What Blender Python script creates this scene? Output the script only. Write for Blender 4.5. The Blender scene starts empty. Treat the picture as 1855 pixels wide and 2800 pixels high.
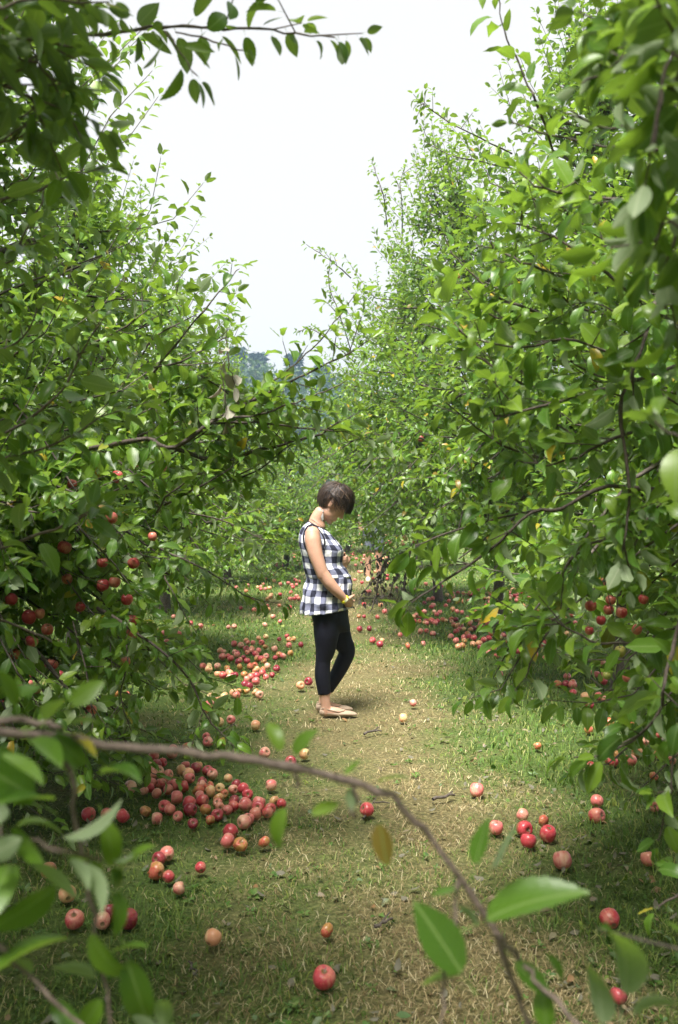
import bpy, math, time
import numpy as np
from mathutils import Matrix, Vector
T0 = time.time()
R_ = math.radians
sc = bpy.context.scene
col = sc.collection

# ------------------------------------------------------------------ camera
F_PX, CX, HY, CAM_H = 2722.0, 927.5, 1340.0, 1.55
cd = bpy.data.cameras.new('camera'); cam = bpy.data.objects.new('camera', cd); col.objects.link(cam)
cam.location = (0, 0, CAM_H); cam.rotation_euler = (math.pi/2, 0, 0)
cd.sensor_fit = 'VERTICAL'; cd.sensor_height = 36.0; cd.sensor_width = 24.0; cd.lens = 35.0
cd.shift_y = -60.0/2800.0
cd.clip_start = 0.05; cd.clip_end = 2000
cd.dof.use_dof = True; cd.dof.focus_distance = 6.6; cd.dof.aperture_fstop = 4.5
sc.camera = cam
# ------------------------------------------------------------------ sky, sun, exposure
SUN_EL, SUN_AZ = R_(66), R_(-152)          # azimuth measured from +Y (ahead) towards +X
w = bpy.data.worlds.new('World'); sc.world = w; w.use_nodes = True
nt = w.node_tree; nt.nodes.clear()
sky = nt.nodes.new('ShaderNodeTexSky'); sky.sky_type = 'NISHITA'; sky.sun_disc = False
sky.sun_elevation = SUN_EL; sky.sun_rotation = SUN_AZ
sky.air_density = 1.0; sky.dust_density = 5.0; sky.ozone_density = 1.0
hs = nt.nodes.new('ShaderNodeHueSaturation'); hs.inputs['Saturation'].default_value = 0.16
bg = nt.nodes.new('ShaderNodeBackground'); bg.inputs['Strength'].default_value = 0.06
wo = nt.nodes.new('ShaderNodeOutputWorld')
oc = nt.nodes.new('ShaderNodeMix'); oc.data_type = 'RGBA'; oc.inputs[0].default_value = 0.72      # an even bright cloud layer over the clear sky
oc.inputs[7].default_value = (7.4, 7.25, 7.1, 1)
nt.links.new(sky.outputs[0], hs.inputs['Color']); nt.links.new(hs.outputs[0], oc.inputs[6]); nt.links.new(oc.outputs[2], bg.inputs[0]); nt.links.new(bg.outputs[0], wo.inputs[0])
ld = bpy.data.lights.new('sun', 'SUN'); sun = bpy.data.objects.new('sun', ld); col.objects.link(sun)
ld.energy = 5.0; ld.angle = R_(22); ld.color = (1.0, 0.96, 0.90)
sdir = Vector((math.sin(SUN_AZ)*math.cos(SUN_EL), math.cos(SUN_AZ)*math.cos(SUN_EL), math.sin(SUN_EL)))
sun.rotation_euler = sdir.to_track_quat('Z', 'Y').to_euler()
sun.location = (0, 0, 30)
vs = sc.view_settings; vs.view_transform = 'Standard'; vs.look = 'None'; vs.gamma = 1.0; vs.exposure = 1.47
vs.use_curve_mapping = False
cy = sc.cycles
cy.max_bounces = 5; cy.diffuse_bounces = 3; cy.glossy_bounces = 2; cy.transmission_bounces = 3; cy.transparent_max_bounces = 4
cy.volume_bounces = 0; cy.sample_clamp_indirect = 6.0
cy.use_denoising = True; cy.use_adaptive_sampling = True; cy.adaptive_threshold = 0.016; cy.adaptive_min_samples = 32
try: cy.denoiser = 'OPENIMAGEDENOISE'; cy.denoising_prefilter = 'ACCURATE'
except Exception: pass

# ------------------------------------------------------------------ helpers
def W(px, py, d):
    return np.array([(px-CX)/F_PX*d, d, CAM_H-(py-HY)/F_PX*d])
def G(px, py, z=0.0):
    d = (CAM_H-z)*F_PX/(py-HY)
    return np.array([(px-CX)/F_PX*d, d, z])
def nrm(v):
    v = np.asarray(v, float); return v/(np.linalg.norm(v, axis=-1, keepdims=True)+1e-9)
def tag(o, label=None, cat=None, group=None, kind=None):
    if label: o['label'] = label
    if cat: o['category'] = cat
    if group: o['group'] = group
    if kind: o['kind'] = kind
    return o
def empty(name, loc):
    o = bpy.data.objects.new(name, None); col.objects.link(o); o.location = [float(v) for v in loc]
    o.empty_display_size = 0.1
    return o
def mk(name, verts, faces, mat, parent=None, smooth=True, uvs=None, origin=None, attrs=None, mats=None, midx=None):
    """link one mesh object; faces: list of index tuples or ndarray (n,3)/(n,4); verts in world space unless parent"""
    me = bpy.data.meshes.new(name)
    verts = np.asarray(verts, np.float32)
    if parent is not None and origin is None:
        origin = PO.get(parent.name, np.zeros(3))
    if origin is not None: verts = verts - np.asarray(origin, np.float32)
    if isinstance(faces, np.ndarray):
        n, k = faces.shape
        me.vertices.add(len(verts)); me.vertices.foreach_set('co', verts.ravel())
        me.loops.add(n*k); me.loops.foreach_set('vertex_index', faces.astype(np.int32).ravel())
        me.polygons.add(n); me.polygons.foreach_set('loop_start', np.arange(0, n*k, k, dtype=np.int32))
        me.update(calc_edges=True)
    else:
        me.from_pydata(verts.tolist(), [], [tuple(int(i) for i in f) for f in faces])
    if uvs is not None:
        uv = me.uv_layers.new(name='UVMap'); uv.data.foreach_set('uv', np.asarray(uvs, np.float32).ravel())
    if attrs:
        for k, a in attrs.items():
            at = me.attributes.new(k, 'FLOAT', 'POINT'); at.data.foreach_set('value', np.asarray(a, np.float32))
    for m in (mats or [mat]):
        if m is not None: me.materials.append(m)
    if midx is not None: me.polygons.foreach_set('material_index', np.asarray(midx, np.int32))
    if smooth: me.polygons.foreach_set('use_smooth', np.ones(len(me.polygons), bool))
    me.update()
    o = bpy.data.objects.new(name, me); col.objects.link(o)
    if parent is not None: o.parent = parent
    return o
PO = {}     # world origin of every parent empty
def thing(name, loc, label, cat, group=None):
    o = empty(name, loc); PO[o.name] = np.array(loc, float); tag(o, label, cat, group); return o

def spline(P, n):
    """Catmull-Rom through P -> n points"""
    P = np.asarray(P, float)
    if len(P) == 2: t = np.linspace(0, 1, n)[:, None]; return P[0]*(1-t)+P[1]*t
    Q = np.vstack([2*P[0]-P[1], P, 2*P[-1]-P[-2]])
    s = np.linspace(0, len(P)-1-1e-6, n); i = s.astype(int); f = (s-i)[:, None]
    a, b, c, d = Q[i], Q[i+1], Q[i+2], Q[i+3]
    return 0.5*((2*b)+(-a+c)*f+(2*a-5*b+4*c-d)*f**2+(-a+3*b-3*c+d)*f**3)
class Tubes:
    def __init__(s): s.v = []; s.f = []; s.n = 0
    def add(s, P, r, k=5, jit=0.0, rng=None, cap=True):
        P = np.asarray(P, float); m = len(P); r = np.broadcast_to(np.asarray(r, float), (m,))
        t = nrm(np.gradient(P, axis=0))
        ref = np.array([0, 0, 1.0]) if abs(t[:, 2]).mean() < 0.8 else np.array([1.0, 0.2, 0])
        u = nrm(np.cross(t, ref)); v = np.cross(t, u)
        a = np.arange(k)*2*math.pi/k
        rr = r[:, None]*(1+(rng.uniform(-jit, jit, (m, k)) if rng is not None and jit else 0))
        V = P[:, None, :]+rr[..., None]*(np.cos(a)[None, :, None]*u[:, None, :]+np.sin(a)[None, :, None]*v[:, None, :])
        i = np.arange(m-1)[:, None]*k; j = np.arange(k)[None, :]; j2 = (j+1) % k
        s.f.append((np.stack([i+j, i+j2, i+k+j2, i+k+j], -1).reshape(-1, 4)+s.n))
        s.v.append(V.reshape(-1, 3)); s.n += m*k
    def arrays(s): return np.vstack(s.v), np.vstack(s.f)
    def build(s, name, mat, parent=None): v, f = s.arrays(); return mk(name, v, f, mat, parent)

# ------------------------------------------------------------------ materials
def new_mat(name):
    m = bpy.data.materials.new(name); m.use_nodes = True; t = m.node_tree; t.nodes.clear()
    o = t.nodes.new('ShaderNodeOutputMaterial'); return m, t, o
class N:
    """tiny node builder"""
    def __init__(s, t): s.t = t
    def __call__(s, typ, ins=None, **kw):
        n = s.t.nodes.new(typ)
        for k, v in kw.items(): setattr(n, k, v)
        for k, v in (ins or {}).items():
            sock = n.inputs[k]
            if hasattr(v, 'is_linked') or isinstance(v, bpy.types.NodeSocket): s.t.links.new(v, sock)
            else: sock.default_value = v
        return n
    def math(s, op, a, b=0.0, c=None):
        n = s('ShaderNodeMath', {0: a, 1: b}, operation=op)
        if c is not None: n.inputs[2].default_value = c
        return n.outputs[0]
    def ramp(s, fac, stops, interp='LINEAR'):
        n = s('ShaderNodeValToRGB', {'Fac': fac}); cr = n.color_ramp; cr.interpolation = interp
        while len(cr.elements) < len(stops): cr.elements.new(0.5)
        for e, (p, c) in zip(cr.elements, stops): e.position = p; e.color = (*c, 1)
        return n.outputs[0]
    def mix(s, fac, a, b, blend='MIX'):
        n = s('ShaderNodeMix', data_type='RGBA', blend_type=blend)
        for k, v in ((0, fac), (6, a), (7, b)):
            if isinstance(v, bpy.types.NodeSocket): s.t.links.new(v, n.inputs[k])
            else: n.inputs[k].default_value = (*v, 1) if isinstance(v, tuple) and len(v) == 3 else v
        return n.outputs[2]
    def noise(s, scale, detail=3, vec=None, rough=0.5):
        n = s('ShaderNodeTexNoise', {'Scale': scale, 'Detail': detail, 'Roughness': rough})
        if vec is not None: s.t.links.new(vec, n.inputs['Vector'])
        return n.outputs[0]
def leaf_material(name, ramp_up, under, trans, gloss=0.42, veins=True, tfac=0.33):
    m, t, o = new_mat(name); n = N(t)
    geo = n('ShaderNodeNewGeometry'); oi = n('ShaderNodeObjectInfo')
    rnd = n.math('FRACT', n.math('ADD', geo.outputs['Random Per Island'], oi.outputs['Random']))
    up = n.ramp(rnd, ramp_up)
    uv = n('ShaderNodeUVMap').outputs[0]
    if veins:
        sx = n('ShaderNodeSeparateXYZ', {0: uv})
        dx = n.math('ABSOLUTE', n.math('SUBTRACT', sx.outputs[0], 0.5))
        mid = n.math('LESS_THAN', dx, 0.035)
        # side veins run forward from the midrib
        ph = n.math('MULTIPLY', n.math('SUBTRACT', sx.outputs[1], n.math('MULTIPLY', dx, 0.55)), 9.0)
        vein = n.math('LESS_THAN', n.math('FRACT', ph), 0.13)
        vfac = n.math('MAXIMUM', n.math('MULTIPLY', mid, 0.55), n.math('MULTIPLY', vein, 0.16))
        up = n.mix(vfac, up, (0.26, 0.36, 0.12))
        und = n.mix(n.math('MULTIPLY', vfac, 1.2), (*under,), (0.42, 0.47, 0.30))
    else:
        und = under
    c = n.mix(geo.outputs['Backfacing'], up, und)
    tc = n('ShaderNodeTexCoord')
    blot = n.noise(30, 2, tc.outputs['Object'])
    c = n.mix(n.math('MULTIPLY', blot, 0.22), c, (0.02, 0.05, 0.012))
    if veins:
        spot = n.math('GREATER_THAN', n.noise(95, 2, tc.outputs['Object']), 0.735)
        c = n.mix(n.math('MULTIPLY', spot, 0.6), c, (0.16, 0.085, 0.03))
    rough = n.math('ADD', n.math('MULTIPLY', geo.outputs['Backfacing'], 0.3), gloss)
    p = n('ShaderNodeBsdfPrincipled', {'Base Color': c, 'Roughness': rough, 'Specular IOR Level': 0.38})
    tcn = n.mix(rnd, trans, tuple(v*0.7 for v in trans))
    tr = n('ShaderNodeBsdfTranslucent', {'Color': tcn})
    mx = n('ShaderNodeMixShader', {0: tfac}); t.links.new(p.outputs[0], mx.inputs[1]); t.links.new(tr.outputs[0], mx.inputs[2])
    t.links.new(mx.outputs[0], o.inputs[0])
    return m
GREENS = [(0.0, (0.035, 0.090, 0.012)), (0.35, (0.072, 0.165, 0.017)), (0.7, (0.135, 0.245, 0.022)), (0.93, (0.20, 0.31, 0.028)),
          (0.972, (0.20, 0.30, 0.03)), (0.985, (0.55, 0.36, 0.02)), (0.993, (0.22, 0.11, 0.03)), (1.0, (0.10, 0.19, 0.03))]
M_LEAF = leaf_material('apple_leaf', GREENS, (0.235, 0.300, 0.165), (0.32, 0.52, 0.045), gloss=0.36)
M_DRY = leaf_material('withered_leaf', [(0, (0.16, 0.13, 0.10)), (0.5, (0.27, 0.22, 0.17)), (1, (0.36, 0.32, 0.25))], (0.33, 0.30, 0.25), (0.25, 0.2, 0.13), 0.6, True, 0.2)
M_BROWN = leaf_material('dead_brown_leaf', [(0, (0.02, 0.014, 0.010)), (0.6, (0.045, 0.030, 0.022)), (1, (0.09, 0.06, 0.045))], (0.05, 0.037, 0.03), (0.06, 0.04, 0.02), 0.6, False, 0.15)
M_FAR = leaf_material('woodland_leaf', [(0, (0.03, 0.07, 0.03)), (0.5, (0.06, 0.11, 0.04)), (1, (0.13, 0.17, 0.06))], (0.09, 0.13, 0.07), (0.10, 0.18, 0.04), 0.6, False, 0.25)
M_PINE = leaf_material('pine_needles', [(0, (0.018, 0.045, 0.03)), (1, (0.04, 0.075, 0.045))], (0.03, 0.06, 0.04), (0.03, 0.06, 0.03), 0.6, False, 0.15)
def bark(name, a, b, scale=60):
    m, t, o = new_mat(name); n = N(t)
    tc = n('ShaderNodeTexCoord')
    f = n.noise(scale, 5, tc.outputs['Object'], 0.65)
    c = n.ramp(f, [(0.3, a), (0.55, b), (0.8, tuple(min(1, v*1.7) for v in b))])
    bp = n('ShaderNodeBump', {'Strength': 0.5, 'Distance': 0.004, 'Height': f})
    p = n('ShaderNodeBsdfPrincipled', {'Base Color': c, 'Roughness': 0.75, 'Normal': bp.outputs[0]})
    t.links.new(p.outputs[0], o.inputs[0]); return m
M_BARK = bark('apple_bark', (0.035, 0.026, 0.02), (0.10, 0.08, 0.065))
M_TWIG2 = bark('dark_twig_bark', (0.03, 0.022, 0.018), (0.085, 0.062, 0.05), 120)
M_TWIG = bark('young_bark', (0.075, 0.052, 0.042), (0.17, 0.125, 0.105), 120)
def simple(name, c, rough=0.6, spec=0.5, var=None, scale=20):
    m, t, o = new_mat(name); n = N(t)
    if var:
        tc = n('ShaderNodeTexCoord'); cc = n.ramp(n.noise(scale, 4, tc.outputs['Object']), [(0.3, c), (0.7, var)])
    else: cc = (*c, 1)
    p = n('ShaderNodeBsdfPrincipled', {'Base Color': cc, 'Roughness': rough, 'Specular IOR Level': spec})
    t.links.new(p.outputs[0], o.inputs[0]); return m
def apple_mat(name, base, blush, flesh=None):
    """skin colour with streaks running from stem to eye and a blush on one cheek; flesh: a rotten or bitten patch"""
    m, t, o = new_mat(name); n = N(t)
    tc = n('ShaderNodeTexCoord'); oi = n('ShaderNodeObjectInfo')
    off = n('ShaderNodeVectorMath', {0: tc.outputs['Object']}, operation='ADD')
    cmb = n('ShaderNodeCombineXYZ', {0: n.math('MULTIPLY', oi.outputs['Random'], 7.3), 1: n.math('MULTIPLY', oi.outputs['Random'], 3.1), 2: 0.0})
    t.links.new(cmb.outputs[0], off.inputs[1])
    st = n('ShaderNodeMapping', {0: off.outputs[0]}); st.inputs['Scale'].default_value = (160, 160, 22)
    streak = n.noise(1.0, 3, st.outputs[0])
    big = n.noise(16, 2, off.outputs[0])
    f = n.math('ADD', n.math('MULTIPLY', big, 1.25), n.math('MULTIPLY', streak, 0.6))
    f = n.math('ADD', f, n.math('MULTIPLY', n.math('SUBTRACT', oi.outputs['Random'], 0.5), 0.30))
    c = n.ramp(f, [(0.62, base), (0.88, tuple(0.45*a+0.55*b for a, b in zip(base, blush))), (1.12 if False else 1.0, blush)])
    dots = n.noise(330, 1, off.outputs[0])
    c = n.mix(n.math('MULTIPLY', n.math('GREATER_THAN', dots, 0.66), 0.35), c, (0.62, 0.42, 0.22))
    # russet round the stem
    sx = n('ShaderNodeSeparateXYZ', {0: tc.outputs['Object']})
    r2 = n.math('ADD', n.math('MULTIPLY', sx.outputs[0], sx.outputs[0]), n.math('MULTIPLY', sx.outputs[1], sx.outputs[1]))
    ring = n.math('LESS_THAN', r2, 0.0085**2)
    c = n.mix(n.math('MULTIPLY', ring, 0.8), c, (0.16, 0.13, 0.05))
    br = n.math('GREATER_THAN', n.noise(26, 3, off.outputs[0]), 0.66); c = n.mix(n.math('MULTIPLY', br, 0.55), c, (0.24, 0.12, 0.05))
    if flesh:
        fl = n.noise(20, 3, off.outputs[0]); c = n.mix(n.math('GREATER_THAN', fl, 0.53), c, flesh)
    p = n('ShaderNodeBsdfPrincipled', {'Base Color': c, 'Roughness': 0.33, 'Specular IOR Level': 0.5})
    t.links.new(p.outputs[0], o.inputs[0]); return m
AP = {'red': apple_mat('apple_skin_red', (0.62, 0.25, 0.17), (0.46, 0.045, 0.06)),
      'dark': apple_mat('apple_skin_dark', (0.42, 0.06, 0.07), (0.20, 0.014, 0.03)),
      'pink': apple_mat('apple_skin_pink', (0.70, 0.42, 0.28), (0.58, 0.14, 0.13)),
      'yellow': apple_mat('apple_skin_yellow', (0.66, 0.52, 0.24), (0.66, 0.30, 0.16)),
      'green': apple_mat('apple_skin_green', (0.36, 0.42, 0.10), (0.42, 0.36, 0.10)),
      'rotten': apple_mat('apple_skin_rotten', (0.60, 0.36, 0.16), (0.48, 0.10, 0.06), (0.40, 0.20, 0.06))}

# ------------------------------------------------------------------ leaf shapes
def leaf_shape(stations, widths, fold, curl, roll, wav=0.0, petiole=0.28):
    """unit-length leaf along +Y, upper side +Z. returns verts, tri faces, loop uvs"""
    V = [(0, 0, 0)]; uv = [(0.5, 0)]
    def ctr(t):                                    # droop along the length
        a = curl*t
        if abs(curl) < 1e-3: return np.array([0, t, 0.0]), 0.0
        return np.array([0, math.sin(a)/curl, -(1-math.cos(a))/curl]), a
    for q, (t, wd) in enumerate(zip(stations, widths)):
        c, a = ctr(t); nz = np.array([0, math.sin(a), math.cos(a)])
        tw = roll*t
        for sgn in (-1, 0, 1):
            f = fold+tw*sgn
            off = np.array([sgn*wd*math.cos(f), 0, 0])+nz*(abs(sgn)*wd*math.sin(f)+wav*sgn*((-1)**q)*0.5)
            V.append(c+off); uv.append((0.5+0.5*sgn*wd/max(widths), t))
    c, a = ctr(1.0); V.append(c); uv.append((0.5, 1)); n = len(V)
    F = [(0, 2, 1), (0, 3, 2)]
    for s in range(len(stations)-1):
        b, e = 1+3*s, 4+3*s
        for k in (0, 1): F += [(b+k, b+k+1, e+k+1), (b+k, e+k+1, e+k)]
    l = 1+3*(len(stations)-1)
    F += [(l, l+1, n-1), (l+1, l+2, n-1)]
    if petiole:
        V += [(-0.014, -petiole, 0.03), (0.014, -petiole, 0.03)]; uv += [(0.5, 0), (0.5, 0)]
        F += [(n, n+1, 0)]
    V = np.array(V, float); F = np.array(F); uv = np.array(uv)
    if petiole: V[:, 1] += petiole
    # make upper side face +Z
    a, b, c = V[F[0][0]], V[F[0][1]], V[F[0][2]]
    if np.cross(b-a, c-a)[2] < 0: F = F[:, ::-1].copy()
    return V, F, uv
ST_H, WD_H = [0.10, 0.26, 0.45, 0.64, 0.83], [0.15, 0.232, 0.252, 0.21, 0.115]
ST_M, WD_M = [0.30, 0.68], [0.265, 0.225]
ST_X = [round(0.04+0.92*q/17, 3) for q in range(18)]
WD_X = [float(np.interp(t_, [0, 0.10, 0.26, 0.45, 0.64, 0.83, 1.0], [0.05, 0.15, 0.232, 0.252, 0.21, 0.115, 0.0]))*(1.035 if q % 2 else 0.965) for q, t_ in enumerate(ST_X)]
ST_L, WD_L = [0.45], [0.28]
_r = np.random.default_rng(3)
def variants(st, wd, n, pet, wv=0.03):
    out = []
    for i in range(n):
        out.append(leaf_shape(st, [x*_r.uniform(0.85, 1.1) for x in wd], _r.uniform(0.12, 0.55), _r.uniform(-0.2, 1.5), _r.uniform(-0.35, 0.35), _r.uniform(0, wv), pet))
    return out
LV = {'H': variants(ST_H, WD_H, 8, 0.30, 0.05), 'M': variants(ST_M, WD_M, 8, 0.26), 'L': variants(ST_L, WD_L, 5, 0.0)}
LV['X'] = [leaf_shape(ST_X, [x*_f for x in WD_X], fo, cu, ro, 0.006, 0.30) for _f, fo, cu, ro in ((1.0, .3, .5, .1), (.92, .5, .9, -.2), (1.05, .2, .2, .25), (.88, .4, 1.2, .1), (.96, .55, .1, -.3), (1.0, .15, .8, .3), (.9, .45, .6, -.1), (1.0, .35, -.3, .2))]
LEAF_MESH = {}
def leaf_mesh(lod, k, mat):
    key = (lod, k, mat.name)
    if key not in LEAF_MESH:
        V, F, uv = LV[lod][k]
        me = bpy.data.meshes.new('leaf'); me.from_pydata(V.tolist(), [], [tuple(map(int, f)) for f in F])
        u = me.uv_layers.new(name='UVMap'); u.data.foreach_set('uv', uv[F.ravel()].astype(np.float32).ravel())
        me.materials.append(mat); me.polygons.foreach_set('use_smooth', np.ones(len(F), bool)); me.update()
        LEAF_MESH[key] = me
    return LEAF_MESH[key]
class Leaves:
    """leaf records of one tree or branch: base point, axis, upper normal, length"""
    def __init__(s): s.p = []; s.a = []; s.n = []; s.l = []
    def add(s, p, a, n, l):
        p = np.atleast_2d(p); s.p.append(p); s.a.append(np.broadcast_to(np.atleast_2d(a), p.shape)); s.n.append(np.broadcast_to(np.atleast_2d(n), p.shape)); s.l.append(np.broadcast_to(np.atleast_1d(l), (len(p),)))
    def done(s, rng, nv):
        P, A, Nn, L = np.vstack(s.p), nrm(np.vstack(s.a)), np.vstack(s.n), np.concatenate(s.l)
        Nn = nrm(Nn-A*(Nn*A).sum(1, keepdims=True)); X = np.cross(A, Nn)
        s.P, s.A, s.N, s.X, s.L = P, A, Nn, X, L; s.k = rng.integers(0, nv, len(P)); return s
    def keep(s, m):
        for q in 'PANXLk': setattr(s, q, getattr(s, q)[m])
def foliage_mesh(name, lv, lod, mat, parent, sel=None, fine=None):
    """all leaves of lv in one mesh; where fine is False the leaf is hidden inside the crown and needs only four faces"""
    vs_, fs_, us_ = [], [], []; n0 = 0
    jobs = [(lod, k, (lv.k == k) if fine is None else (lv.k == k) & fine) for k in range(len(LV[lod]))]
    if fine is not None: jobs += [('L', k, (lv.k % len(LV['L']) == k) & ~fine) for k in range(len(LV['L']))]
    for ld_, k, m in jobs:
        V, F, uv = LV[ld_][k]
        if sel is not None: m = m & sel
        if not m.any(): continue
        P, A, Nn, X, L = lv.P[m], lv.A[m], lv.N[m], lv.X[m], lv.L[m]
        VV = P[:, None]+L[:, None, None]*(V[None, :, 0:1]*X[:, None]+V[None, :, 1:2]*A[:, None]+V[None, :, 2:3]*Nn[:, None])
        nn = len(P); nv = len(V)
        FF = F[None]+(np.arange(nn)*nv)[:, None, None]+n0
        vs_.append(VV.reshape(-1, 3)); fs_.append(FF.reshape(-1, 3)); us_.append(np.tile(uv[F.ravel()], (nn, 1))); n0 += nn*nv
    return mk(name, np.vstack(vs_), np.vstack(fs_), mat, parent, uvs=np.vstack(us_))
def leaf_objects(lv, idx, lod, mat, parent, origin, name='leaf'):
    for i in idx:
        o = bpy.data.objects.new(name, leaf_mesh(lod, int(lv.k[i]), mat)); col.objects.link(o); o.parent = parent
        M = np.eye(4); L = lv.L[i]
        M[:3, 0], M[:3, 1], M[:3, 2], M[:3, 3] = lv.X[i]*L, lv.A[i]*L, lv.N[i]*L, lv.P[i]-origin
        o.matrix_basis = Matrix(M.tolist())
def shoot_leaves(lv, P, dirs, spacing, ll, rng, start=0.1, spread=55, droop=0.25, up=0.75, jit=0.45):
    """alternate leaves along a polyline P"""
    seg = np.linalg.norm(np.diff(P, axis=0), axis=1); s = np.concatenate([[0], np.cumsum(seg)]); tot = s[-1]
    t = np.arange(start*tot, tot, spacing)
    if len(t) == 0: t = np.array([tot])
    t = np.append(t, [tot, tot])
    pos = np.stack([np.interp(t, s, P[:, q]) for q in range(3)], 1)
    tan = nrm(np.gradient(P, axis=0)); d = nrm(np.stack([np.interp(t, s, tan[:, q]) for q in range(3)], 1))
    n = len(t); ang = rng.uniform(0, 6.28)+np.arange(n)*2.4+rng.normal(0, 0.25, n)
    ref = np.where(np.abs(d[:, 2:3]) < 0.9, np.array([[0, 0, 1.0]]), np.array([[1.0, 0, 0]]))
    u = nrm(np.cross(d, ref)); v = np.cross(d, u)
    rad = np.cos(ang)[:, None]*u+np.sin(ang)[:, None]*v
    sp = np.radians(spread+rng.normal(0, 14, n))[:, None]; sp[-2:] *= 0.35
    a = nrm(d*np.cos(sp)+rad*np.sin(sp)+np.array([0, 0, -1.0])*droop*rng.uniform(0, 1.6, (n, 1)))
    nn = d*0.45+np.array([0, 0, up])-rad*0.15+rng.normal(0, jit, (n, 3))
    l = ll*rng.uniform(0.62, 1.15, n)*np.where(t/tot > 0.85, 0.72, 1.0)
    lv.add(pos, a, nn, l)

# ------------------------------------------------------------------ trees
TREES = []        # dict(root, leaves, lod, mat)
def profile(u):
    return np.minimum(1, ((1-u)/0.72))**0.75*np.clip(0.72+1.6*u, 0, 1)
def many_shoots(lv, tb, P0, P1, P2, spacing, ll, rng, spread=55, droop=0.25, up=0.75, jit=0.45, r0=0.0026, tubes=True):
    """a crowd of thin shoots (three points each) and the alternate leaves along them"""
    if tubes is True and len(P0) > 900:          # bare wood shows on every second shoot only
        many_shoots.keep = np.arange(len(P0)) % 2 == 0
    else: many_shoots.keep = np.ones(len(P0), bool)
    ns = len(P0); l1 = np.linalg.norm(P1-P0, axis=1); l2 = np.linalg.norm(P2-P1, axis=1); tot = l1+l2
    if tubes:
        kp = many_shoots.keep; nk_ = int(kp.sum()); C = np.stack([P0, P1, P2], 1)[kp]; t = nrm(np.stack([P1-P0, P2-P0, P2-P1], 1))[kp]
        u = nrm(np.cross(t, np.array([0.31, 0.87, 0.4]))); v = np.cross(t, u)
        a = np.arange(3)*2*math.pi/3; r = np.array([r0, r0*0.75, r0*0.45])[None, :, None, None]
        V = C[:, :, None]+r*(np.cos(a)[None, None, :, None]*u[:, :, None]+np.sin(a)[None, None, :, None]*v[:, :, None])
        q = np.arange(2)[:, None]*3; j = np.arange(3)[None]; j2 = (j+1) % 3
        F = np.stack([q+j, q+j2, q+3+j2, q+3+j], -1).reshape(-1, 4)
        tb.f.append((F[None]+(np.arange(nk_)*9)[:, None, None]).reshape(-1, 4)+tb.n); tb.v.append(V.reshape(-1, 3)); tb.n += nk_*9
    n = np.maximum(1, (tot*0.92/spacing).astype(int))+2
    sid = np.repeat(np.arange(ns), n); loc = np.arange(len(sid))-np.repeat(np.cumsum(n)-n, n)
    nn_ = n[sid]; last = loc >= nn_-2
    f = np.where(last, 1.0, 0.10+0.88*loc/np.maximum(nn_-2, 1)); s = f*tot[sid]
    first = s < l1[sid]; g1 = (s/np.maximum(l1[sid], 1e-6))[:, None]; g2 = ((s-l1[sid])/np.maximum(l2[sid], 1e-6))[:, None]
    pos = np.where(first[:, None], P0[sid]*(1-g1)+P1[sid]*g1, P1[sid]*(1-g2)+P2[sid]*g2)
    d = nrm(np.where(first[:, None], (P1-P0)[sid], (P2-P1)[sid])); m = len(sid)
    ang = rng.uniform(0, 6.28, ns)[sid]+loc*2.4+rng.normal(0, 0.25, m)
    ref = np.where(np.abs(d[:, 2:3]) < 0.9, np.array([[0, 0, 1.0]]), np.array([[1.0, 0, 0]]))
    u = nrm(np.cross(d, ref)); v = np.cross(d, u); rad = np.cos(ang)[:, None]*u+np.sin(ang)[:, None]*v
    sp = np.radians(spread+rng.normal(0, 14, m))*np.where(last, 0.35, 1.0); sp = sp[:, None]
    a = nrm(d*np.cos(sp)+rad*np.sin(sp)+np.array([0, 0, -1.0])*droop*rng.uniform(0, 1.6, (m, 1)))
    nn = d*0.45+np.array([0, 0, up])-rad*0.15+rng.normal(0, jit, (m, 3))
    lv.add(pos, a, nn, ll*rng.uniform(0.62, 1.15, m)*np.where(f > 0.85, 0.72, 1.0))
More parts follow.
